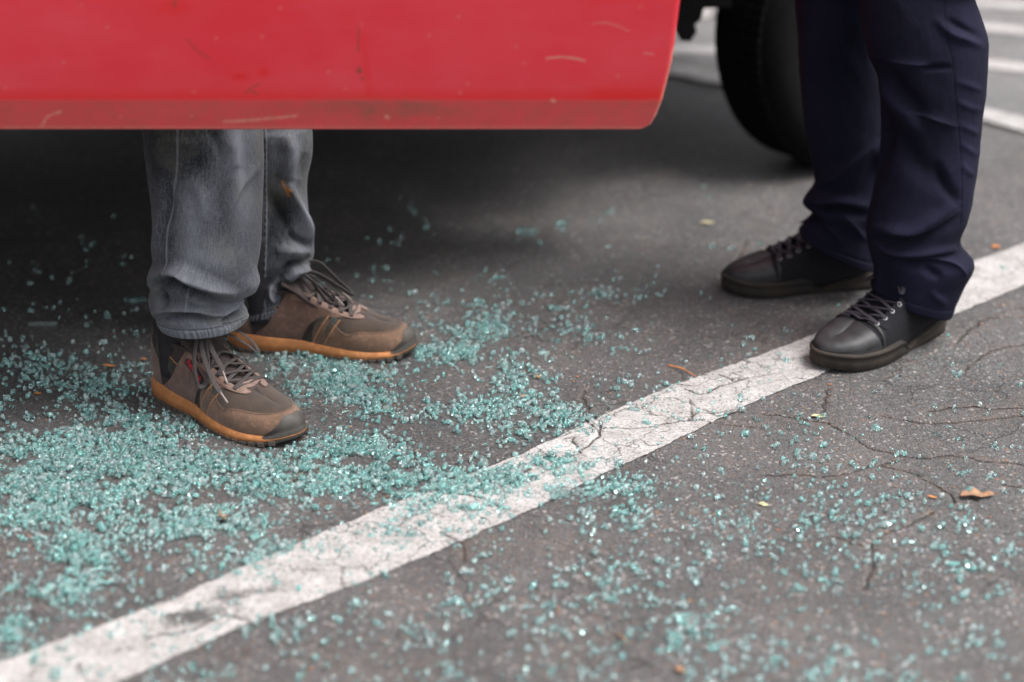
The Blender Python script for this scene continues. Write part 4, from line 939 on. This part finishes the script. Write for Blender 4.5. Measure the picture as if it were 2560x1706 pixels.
# ------------------------------------------------------------------ person 2 (black shoes)
g3 = gr(2202, 868); g4 = gr(2012, 716)
p2 = empty('person', (.60, 3.05, 0)); tag(p2, 'person in navy trousers and black cap-toe shoes standing on the white stripe', 'person')
s3, S3 = black_shoe(p2, g3.x, g3.y, R(180 + 41), -1, 'nearer black canvas shoe with leather toe cap on the stripe'); kid(s3)
s4, S4 = black_shoe(p2, g4.x, g4.y, R(180 + 7), 1, 'farther black shoe side on beyond the stripe'); kid(s4)
def N4(pts): return [(1640 + a / 2.45, b / 2.45) for a, b in pts]
def N3(pts): return [(1760 + a / 3.361, 560 + b / 3.361) for a, b in pts]
ringsNF = [
    (2180, 718, 2378, 784, 2.93, .80, -.003), (2181, 708, 2384, 768, 2.93, .82, 0), (2184, 698, 2396, 740, 2.93, .85, 0), (2186, 686, 2410, 706, 2.93, .88, 0), (2186, 672, 2428, 672, 2.93, .9, 0), (2180, 645, 2430, 648, 2.93, .92, 0),
    (2172, 620, 2405, 618, 2.93, .94, 0), (2167, 590, 2398, 588, 2.93, .95, 0), (2172, 545, 2415, 545, 2.93, .95, 0), (2186, 480, 2430, 490, 2.935, .95, 0), (2198, 420, 2440, 425, 2.935, .95, 0), (2204, 350, 2448, 350, 2.94, .93, 0),
    (2204, 280, 2456, 280, 2.94, .92, 0), (2200, 205, 2463, 205, 2.94, .92, 0), (2175, 145, 2466, 130, 2.945, .92, 0), (2160, 80, 2464, 80, 2.95, .92, 0), (2150, 0, 2436, 0, 2.955, .95, 0), (2145, -60, 2420, -60, 2.96, .95, 0)]
foldsNF = [
    ('s', N4([(1290, 350), (1360, 440), (1460, 560), (1560, 680), (1640, 800)]), .009, 26), ('k', N4([(1540, 690), (1650, 715), (1760, 750), (1850, 780)]), .0045, 9), ('k', N4([(1300, 345), (1480, 385), (1650, 400), (1815, 408)]), .004, 8),
    ('r', N4([(1620, 420), (1720, 412), (1815, 412)]), -.005, 8), ('r', N4([(1700, 100), (1800, 200), (1900, 240), (2000, 290)]), .0050, 12), ('r', N4([(1780, 120), (1880, 180), (1990, 240)]), -.0040, 10),
    ('r', N4([(1830, 500), (1900, 520), (2010, 560)]), .0017, 9), ('r', N4([(1840, 620), (1920, 660), (2000, 680)]), .0017, 9), ('r', N4([(1850, 760), (1930, 800), (1990, 830)]), .0017, 9), ('r', N4([(1860, 880), (1920, 920), (1980, 960)]), .0017, 9), ('r', N4([(1870, 1000), (1910, 1050), (1960, 1080)]), .0017, 9),
    ('r', N4([(1420, 700), (1500, 850), (1600, 1000), (1800, 1180)]), -.006, 30), ('s', N4([(1300, 1420), (1400, 1440), (1550, 1450), (1700, 1380), (1850, 1280)]), -.008, 20), ('k', N4([(1400, 1420), (1560, 1430), (1700, 1390), (1860, 1290)]), .005, 10),
    ('r', N4([(1400, 600), (1400, 900), (1340, 1150)]), -.006, 18), ('r', N4([(1700, 1000), (1780, 1150), (1850, 1250)]), -.005, 14),
    ('s', N3([(1530, 240), (1650, 270), (1760, 290), (1900, 270), (2130, 240)]), -.008, 14), ('k', N3([(1760, 300), (1900, 290), (2050, 310), (2150, 380), (2200, 440)]), .008, 7), ('r', N3([(1850, 340), (1900, 400), (2000, 450)]), -.005, 12), ('k', N3([(1420, 140), (1550, 230), (1760, 290)]), .006, 8),
    ('r', N3([(1900, 560), (1950, 620), (2040, 680)]), .003, 10), ('r', N3([(1480, 330), (1470, 480), (1460, 600)]), .003, 14)]
legNF = leg_geo(ringsNF, [(.66, 2.97, .62, .105, .105), (.645, 3.0, .78, .11, .11), (.62, 3.02, .92, .11, .11)], foldsNF, seed=9, hem=.99,
    seams=((N4([(1765, -120), (1765, 0), (1775, 200), (1815, 380), (1835, 620), (1860, 900), (1875, 1150), (1865, 1380)]), 1.5, -.0012, -1),), fade_shade_spots=((2420, 250, 30, 260, .12), (2300, 720, 60, 50, .25)), wr=.0016)  # pale right edge puts side light into the colour
ringsNB = [
    (1998, 582, 2192, 668, 3.13, .80, -.003), (2002, 574, 2196, 652, 3.13, .82, 0), (2012, 560, 2200, 622, 3.13, .85, 0), (2030, 541, 2204, 588, 3.13, .9, 0), (2032, 532, 2206, 560, 3.13, .92, 0), (2012, 516, 2208, 530, 3.13, .95, 0), (2010, 503, 2209, 505, 3.13, .95, 0),
    (2028, 478, 2210, 480, 3.13, .95, 0), (2038, 455, 2211, 455, 3.13, .95, 0), (2030, 410, 2212, 410, 3.13, .95, 0), (2016, 330, 2212, 330, 3.13, .95, 0), (2004, 220, 2210, 220, 3.135, .95, 0), (1996, 110, 2200, 110, 3.14, .95, 0), (1988, 0, 2195, 0, 3.14, .95, 0), (1980, -60, 2190, -60, 3.14, .95, 0)]
foldsNB = [('s', N4([(920, 1230), (1000, 1260), (1150, 1260), (1320, 1300)]), -.008, 16), ('k', N4([(970, 1150), (1100, 1090), (1200, 1000), (1360, 870)]), .006, 12), ('r', N4([(1010, 1330), (1100, 1420), (1150, 1500)]), .005, 10), ('k', N4([(1130, 1290), (1230, 1400), (1290, 1480)]), .005, 8), ('k', N4([(1370, 850), (1340, 950), (1370, 1080)]), .006, 6), ('r', N4([(880, 200), (920, 600), (950, 1000)]), .003, 20)]
legNB = leg_geo(ringsNB, [(.545, 3.13, .62, .09, .10), (.56, 3.11, .78, .10, .11), (.58, 3.09, .92, .11, .11)], foldsNB, seed=14, hem=.99, wr=.0014)
nt_ = trousers('trousers', [legNF, legNB], (.60, 3.055, .84, 1.06, .17, .13, .2, .98), M_navy, p2); kid(nt_)
fig(p2, (.60, 3.055), (-.98, .15), joints(s3, (.655, 2.965, .55), (.665, 2.94, .28)), joints(s4, (.55, 3.14, .55), (.545, 3.14, .28)), M_navy)

# ------------------------------------------------------------------ broken glass
def shard_templates(n=14):
    out = []
    r = np.random.default_rng(5)
    for k in range(n):
        kind = 'cube' if k < 9 else ('sliver' if k < 12 else 'flat')
        m = int(r.integers(4, 7)); an = r.uniform(-.28, .28, m) + np.arange(m) * 2 * math.pi / m
        rad_ = r.uniform(.75, 1.15, m)
        P = np.stack([np.cos(an) * rad_, np.sin(an) * rad_], 1)
        if kind == 'cube': P *= .0024; h = .0038
        elif kind == 'sliver': P *= np.array([.0075, .0013]); h = .003
        else: P *= .0045; h = .0038
        top = np.c_[P * r.uniform(.8, 1.0, (m, 1)), np.full(m, h) + r.normal(0, .0003, m)]; bot = np.c_[P, np.zeros(m)]
        mid = np.c_[P * 1.06, np.full(m, h * .5)]
        V = np.vstack([bot, top]); F = []
        F += [[0, i + 1, i][::1] for i in range(1, m - 1)]
        F += [[m, m + i, m + i + 1] for i in range(1, m - 1)]
        for i in range(m): j = (i + 1) % m; F += [[i, j, m + j], [i, m + j, m + i]]
        V[:, 2] -= h / 2
        out.append((V, np.array(F), h))
    return out
TPL = shard_templates()
# density of the debris described on the ground by elliptical drifts: (px, py, rx, ry, weight)
DR = [(160, 1190, 260, 95, 1.5), (60, 1260, 160, 60, .9), (330, 1080, 130, 70, 1.0), (420, 1160, 200, 60, 1.1), (250, 950, 110, 50, .55), (90, 930, 110, 60, .35), (640, 1190, 130, 45, .9), (200, 1410, 70, 60, 1.2), (120, 1490, 130, 28, .7), (40, 1590, 60, 40, .7), (420, 1330, 130, 60, .45), (560, 1300, 120, 45, .5),
      (860, 960, 110, 45, 1.7), (760, 905, 90, 30, 1.2), (930, 1020, 60, 35, .8), (1110, 885, 120, 22, 1.5), (1210, 830, 100, 40, .8), (1150, 790, 90, 30, .35), (1300, 960, 60, 45, 1.2), (1160, 1030, 130, 25, 1.2), (1390, 1045, 70, 32, 1.2), (1300, 1080, 60, 24, .8),
      (900, 1150, 110, 50, 1.7), (780, 1130, 60, 30, .8), (1000, 1190, 120, 26, .8), (850, 1230, 130, 35, .8), (1270, 1200, 120, 30, 1.5), (1400, 1160, 90, 20, 1.0), (1000, 1330, 140, 30, .3), (1150, 1225, 130, 28, .7), (1520, 1225, 90, 22, .7), (1130, 1270, 130, 28, .55), (700, 1390, 130, 40, .4),
      (1500, 740, 90, 14, .45), (1450, 830, 130, 25, .3), (1360, 780, 120, 30, .2), (2010, 1130, 70, 50, .14), (2150, 1260, 110, 30, .16), (1780, 1310, 120, 25, .16), (1720, 1600, 110, 45, .14), (1600, 1450, 250, 80, .08), (2100, 1300, 250, 100, .09), (1560, 1290, 140, 35, .2), (1750, 1000, 160, 40, .06), (550, 870, 50, 30, .4)]
pts = []
def place(n, fn):
    k = 0
    while k < n:
        p = fn()
        if p is not None: pts.append(p); k += 1
tot_w = sum(d[2] * d[3] * d[4] for d in DR)
NG = 17500
gA = np.array(DR)
for d in DR:
    n = int(NG * d[2] * d[3] * d[4] / tot_w)
    xy = rng.normal(0, .62, (n, 2)) * np.array([d[2], d[3]]) + np.array([d[0], d[1]])
    for x, y in xy:
        if y < 560: continue
        g = gr(x, y)
        cl = noise.noise(Vector((g.x * 16, g.y * 16, 1))) + .7 * noise.noise(Vector((g.x * 45, g.y * 45, 5)))
        if cl < -.12 - .13 * d[4] + rng.normal(0, .12): continue
        pts.append((g.x, g.y))
# sparse scatter
k = 0
while k < 2700:
    x, y = rng.uniform(-150, 2700), rng.uniform(420, 1760)
    wgt = np.clip((y - 450) / 500, .015, 1) * (1 - .65 * np.clip((x - 1500) / 500, 0, 1) * np.clip((1250 - y) / 200, 0, 1)) * (1 - .8 * np.clip((1000 - y) / 200, 0, 1) * np.clip((x - 1850) / 100, 0, 1))
    if x < 400 and y < 750: wgt *= .35
    g = gr(x, y); cl = noise.noise(Vector((g.x * 14, g.y * 14, 9)))
    if rng.random() < wgt * np.clip(.6 + cl * 1.2, .08, 1): 
        m = 1 if rng.random() < .84 else int(rng.integers(2, 5))
        for _ in range(m): pts.append((g.x + rng.normal(0, .005) * (m > 1), g.y + rng.normal(0, .005) * (m > 1)))
        k += 1
# shoes occupy ground: remove shards inside their outlines
def shoe_mask(P, sh, S):
    m = sh.matrix_basis; c = Vector(sh.location.xy); a = sh.rotation_euler.z
    d = P - np.array([c.x, c.y]); lx = d[:, 0] * math.cos(a) + d[:, 1] * math.sin(a); ly = (-d[:, 0] * math.sin(a) + d[:, 1] * math.cos(a)) * S.f
    lat_ = np.interp(lx, S.C[S.q >= 0][::-1, 0], -S.C[S.q >= 0][::-1, 1], left=-1, right=-1); med_ = np.interp(lx, S.C[S.q <= 0][:, 0], S.C[S.q <= 0][:, 1], left=-1, right=-1)
    return (lx > -.004) & (lx < S.L + .002) & (ly > -lat_ - .003) & (ly < med_ + .003)
P = np.array(pts)
for sh, S in ((shA, SA), (shB, SB), (s3, S3), (s4, S4)): P = P[~shoe_mask(P, sh, S)]
P = P[P[:, 1] > 1.55]
# stacking height from local crowding
cell = .0065; key = np.floor(P / cell).astype(int); seen = {}; Z = np.zeros(len(P))
for i, kk in enumerate(map(tuple, key)):
    c = seen.get(kk, 0); Z[i] = min(c, 3) * .0020; seen[kk] = c + 1
def rotm(yaw, tilt, az):
    cz, sz = math.cos(yaw), math.sin(yaw); Rz = np.array([[cz, -sz, 0], [sz, cz, 0], [0, 0, 1]])
    ax = np.array([math.cos(az), math.sin(az), 0]); c, s_ = math.cos(tilt), math.sin(tilt); x, y = ax[0], ax[1]
    Rt = np.array([[c + x * x * (1 - c), x * y * (1 - c), y * s_], [x * y * (1 - c), c + y * y * (1 - c), -x * s_], [-y * s_, x * s_, c]])
    return Rt @ Rz
PX = proj(np.c_[P, np.zeros(len(P))])
size = 1. / P[:, 1]; visible = (PX[:, 0] > 5) & (PX[:, 0] < 2555) & (PX[:, 1] > 0) & (PX[:, 1] < 1700)
order = np.argsort(-(size * visible)); solo = set(order[:300].tolist())
meshes = []
for k, (v, f, h) in enumerate(TPL):
    me = bpy.data.meshes.new('glass_cube'); me.from_pydata([tuple(a) for a in v], [], [tuple(a) for a in f]); me.materials.append(M_glass)
    a = me.attributes.new('tone', 'FLOAT', 'POINT'); a.data.foreach_set('value', [(.25 + .06 * k) % 1] * len(v)); meshes.append(me)
VV, FF, TN = [], [], []; off = 0
names = []
for i in range(len(P)):
    u_ = rng.random(); k = int(rng.integers(0, 9)) if u_ < .84 else (int(rng.integers(9, 12)) if u_ < .90 else int(rng.integers(12, 14)))
    v, f, h = TPL[k]; sc = float(np.clip(rng.lognormal(0, .25), .55, 1.7)); yaw = rng.uniform(0, 6.28)
    til = abs(rng.normal(0, .12 if Z[i] == 0 else .4)); 
    if k < 9 and rng.random() < .15: til = rng.uniform(1.2, 1.6)
    az = rng.uniform(0, 6.28); ext = h / 2 * abs(math.cos(til)) + .0026 * abs(math.sin(til)) * (1 if k < 9 else .3)
    z = Z[i] + ext * sc + .0008
    if i in solo:
        o = bpy.data.objects.new('glass_cube', meshes[k]); o.location = (P[i, 0], P[i, 1], z); o.scale = (sc,) * 3
        o.rotation_euler = Matrix(rotm(yaw, til, az).tolist()).to_euler(); COL.objects.link(o)
        tag(o, 'small loose cube of shattered teal glass on the near asphalt', 'glass piece', 'loose glass cubes in the foreground')
        continue
    VV.append((v * sc) @ rotm(yaw, til, az).T + np.array([P[i, 0], P[i, 1], z])); FF.append(f + off); off += len(v); TN.append(np.full(len(v), rng.random()))
gl = mesh_np('broken_glass', np.vstack(VV), np.vstack(FF), M_glass, smooth=False, attrs={'tone': np.concatenate(TN)})
tag(gl, 'thick drift of shattered teal safety glass around the brown sneakers', 'broken glass', kind='stuff')
print('glass pieces', len(P))
# larger pieces that can be told apart: plates of still-joined fragments
def plate(px, py, lx, ly, ang, h, label, name='glass_chunk', tilt=0., D=None, jagged=.25, n=9):
    r = np.random.default_rng(int(px)); g = gr(px, py); V = []
    for k in range(n):
        a = 2 * math.pi * k / n; rr = 1 + r.uniform(-jagged, jagged); V.append((math.cos(a) * lx / 2 * rr, math.sin(a) * ly / 2 * rr))
    bm = bmesh.new(); b0 = [bm.verts.new((x, y, 0)) for x, y in V]; t0 = [bm.verts.new((x * .93, y * .93, h + r.normal(0, h * .08))) for x, y in V]
    bm.faces.new(b0[::-1]); bm.faces.new(t0)
    for i in range(n): bm.faces.new((b0[i], b0[(i + 1) % n], t0[(i + 1) % n], t0[i]))
    me = bpy.data.meshes.new(name); bm.to_mesh(me); bm.free(); me.materials.append(M_glass)
    a_ = me.attributes.new('tone', 'FLOAT', 'POINT'); a_.data.foreach_set('value', [.45] * (2 * n))
    o = bpy.data.objects.new(name, me); o.location = (g.x, g.y, .001); o.rotation_euler = (tilt, 0, ang); COL.objects.link(o)
    tag(o, label, 'glass piece'); return o
plate(1316, 585, .040, .020, 0, .010, 'isolated teal glass chunk on the dark asphalt between the two people')
plate(1408, 566, .024, .012, 0, .008, 'smaller teal glass chunk just right of the isolated chunk')
plate(1722, 1558, .028, .020, .2, .009, 'largest pale teal chunk in the blurred foreground')
plate(1798, 1622, .028, .010, .4, .007, 'long teal chunk just below the largest foreground chunk')
plate(490, 1310, .03, .014, .7, .006, 'teal flake beside the brown leaf in the left drift')
plate(1400, 1240, .028, .018, -.2, .007, 'teal fragment cluster below the stripe edge near the middle')
plate(1012, 1240, .034, .012, .5, .006, 'elongated teal flake above the stripe')
plate(340, 755, .034, .014, .1, .006, 'dim teal flake in the shade beside the jeans')
sv = box('glass_strip', (-.0245, -.002, .0), (.0245, .002, .0065), M_glass, None, .0006); g = gr(107, 816); sv.location = (g.x, g.y, .001); sv.rotation_euler = (0, 0, .05)
tag(sv, 'straight bright strip of glass edge lying alone under the door at left', 'glass piece')
at_ = sv.data.attributes.new('tone', 'FLOAT', 'POINT'); at_.data.foreach_set('value', [1.] * len(sv.data.vertices))

# ------------------------------------------------------------------ leaves, twigs, grit
def leaf(px, py, ln, wd, ang, mat, label, name='dry_leaf', curl=.3, lobes=0):
    g = gr(px, py); n, m = 16, 5; V = []
    for i in range(n):
        t = i / (n - 1); w_ = math.sin(math.pi * min(1, t * .97 + .02))**.7 * (1 + (.45 * math.sin(t * lobes * math.pi * 2) if lobes else 0))
        for j in range(m):
            s_ = j / (m - 1) * 2 - 1
            V.append(((t - .5) * ln, s_ * w_ * wd / 2, .0015 + curl * wd * .5 * (s_ * s_ * w_) + curl * .25 * wd * math.sin(t * 7)))
    V = np.array(V); V[:, 2] -= V[:, 2].min() - .0008
    o = mesh_np(name, V, gridF(n, m), mat); md = o.modifiers.new('t', 'SOLIDIFY'); md.thickness = .0006
    o.location = (g.x, g.y, 0.0015); o.rotation_euler = (0, 0, ang); tag(o, label, 'leaf' if 'twig' not in name else 'twig')
    return o
leaf(2442, 1244, .048, .019, .1, M_leaf2, 'curled tan lobed leaf on the asphalt at right', lobes=2.5, curl=.38)
leaf(2489, 621, .017, .014, .8, M_leaf, 'small red-orange leaf beyond the stripe at far right')
leaf(272, 918, .021, .007, -.05, M_leaf, 'bright orange leaf scrap on the glass left of the near sneaker')
leaf(360, 901, .010, .004, 0, M_leaf, 'tiny orange scrap touching the heel of the near sneaker')
leaf(94, 987, .012, .005, .1, M_leaf, 'yellow-orange scrap at the far left edge of the glass')
leaf(557, 1302, .012, .020, .2, M_leaf2, 'brown oval leaf standing in the left glass drift', curl=.6)
leaf(1908, 1266, .014, .009, -.3, M_leafp, 'cream seed husk on the asphalt below the stripe')
leaf(2045, 1045, .022, .009, -.1, M_leafp, 'pale green leaf flake in the asphalt crack')
leaf(154, 1369, .012, .006, 0, M_leaf2, 'brown leaf scrap at the edge of the lower left glass')
leaf(2330, 1246, .014, .004, -.4, M_leaf, 'orange needle scrap left of the lobed leaf')
leaf(1344, 945, .010, .004, -.3, M_leaf, 'orange flake at the right end of the middle glass heap')
leaf(1310, 993, .011, .005, .3, M_leaf, 'orange flake on bare asphalt between the glass heaps')
leaf(1768, 560, .028, .010, .1, M_leafp, 'blurred pale fleck left of the far black shoe')
leaf(1700, 1680, .012, .012, .1, M_leaf2, 'blurred round tan crumb at the bottom edge')
def twig(p0, p1, r_, mat, label):
    a, b = gr(*p0), gr(*p1); m = (a + b) / 2 + Vector((.002, .002, .001))
    o = tube('twig', [(a.x, a.y, .0025), (m.x, m.y, .005), (b.x, b.y, .0025)], [r_, r_, r_ * .5], mat, n=12, k=6); tag(o, label, 'twig')
twig((1668, 916), (1740, 946), .0012, M_leaf, 'orange pine needle just above the stripe')
twig((1540, 1590), (1566, 1618), .0014, M_leaf2, 'brown twig in the blurred foreground glass')
twig((722, 1212), (760, 1184), .0009, M_leaf2, 'thin curved stem between glass drifts below the near sneaker')
twig((1392, 1520), (1394, 1545), .0012, M_leaf2, 'short brown stem in the foreground centre')
def scatter(name, n, mat, smin, smax, flat, region, label, cat):
    VV, FF = [], []; off = 0
    base = np.array([(1, 0, 0), (0, 1, 0), (-1, 0, 0), (0, -1, 0), (0, 0, 1), (0, 0, -.6)], float); f = np.array([(0, 1, 4), (1, 2, 4), (2, 3, 4), (3, 0, 4), (1, 0, 5), (2, 1, 5), (3, 2, 5), (0, 3, 5)])
    for _ in range(n):
        x, y = rng.uniform(*region[0]), rng.uniform(*region[1]); g = gr(x, y)
        s_ = rng.uniform(smin, smax); v = base * rng.uniform(.6, 1.3, (6, 1)) * np.array([s_, s_ * rng.uniform(.5, 1), s_ * flat]); a = rng.uniform(0, 6.28); c, sn = math.cos(a), math.sin(a)
        v = v @ np.array([[c, sn, 0], [-sn, c, 0], [0, 0, 1]]) + np.array([g.x, g.y, s_ * flat * .4 + .0006]); VV.append(v); FF.append(f + off); off += 6
    tag(mesh_np(name, np.vstack(VV), np.vstack(FF), mat, smooth=False), label, cat, kind='stuff')
scatter('loose_grit', 9000, M_grit, .0005, .0017, .7, ((-100, 2660), (420, 1760)), 'fine pale grit strewn over the asphalt', 'grit')
scatter('leaf_crumbs', 260, M_crumb, .001, .0032, .3, ((-50, 2600), (620, 1700)), 'tiny orange leaf crumbs strewn over the asphalt', 'leaf crumbs')
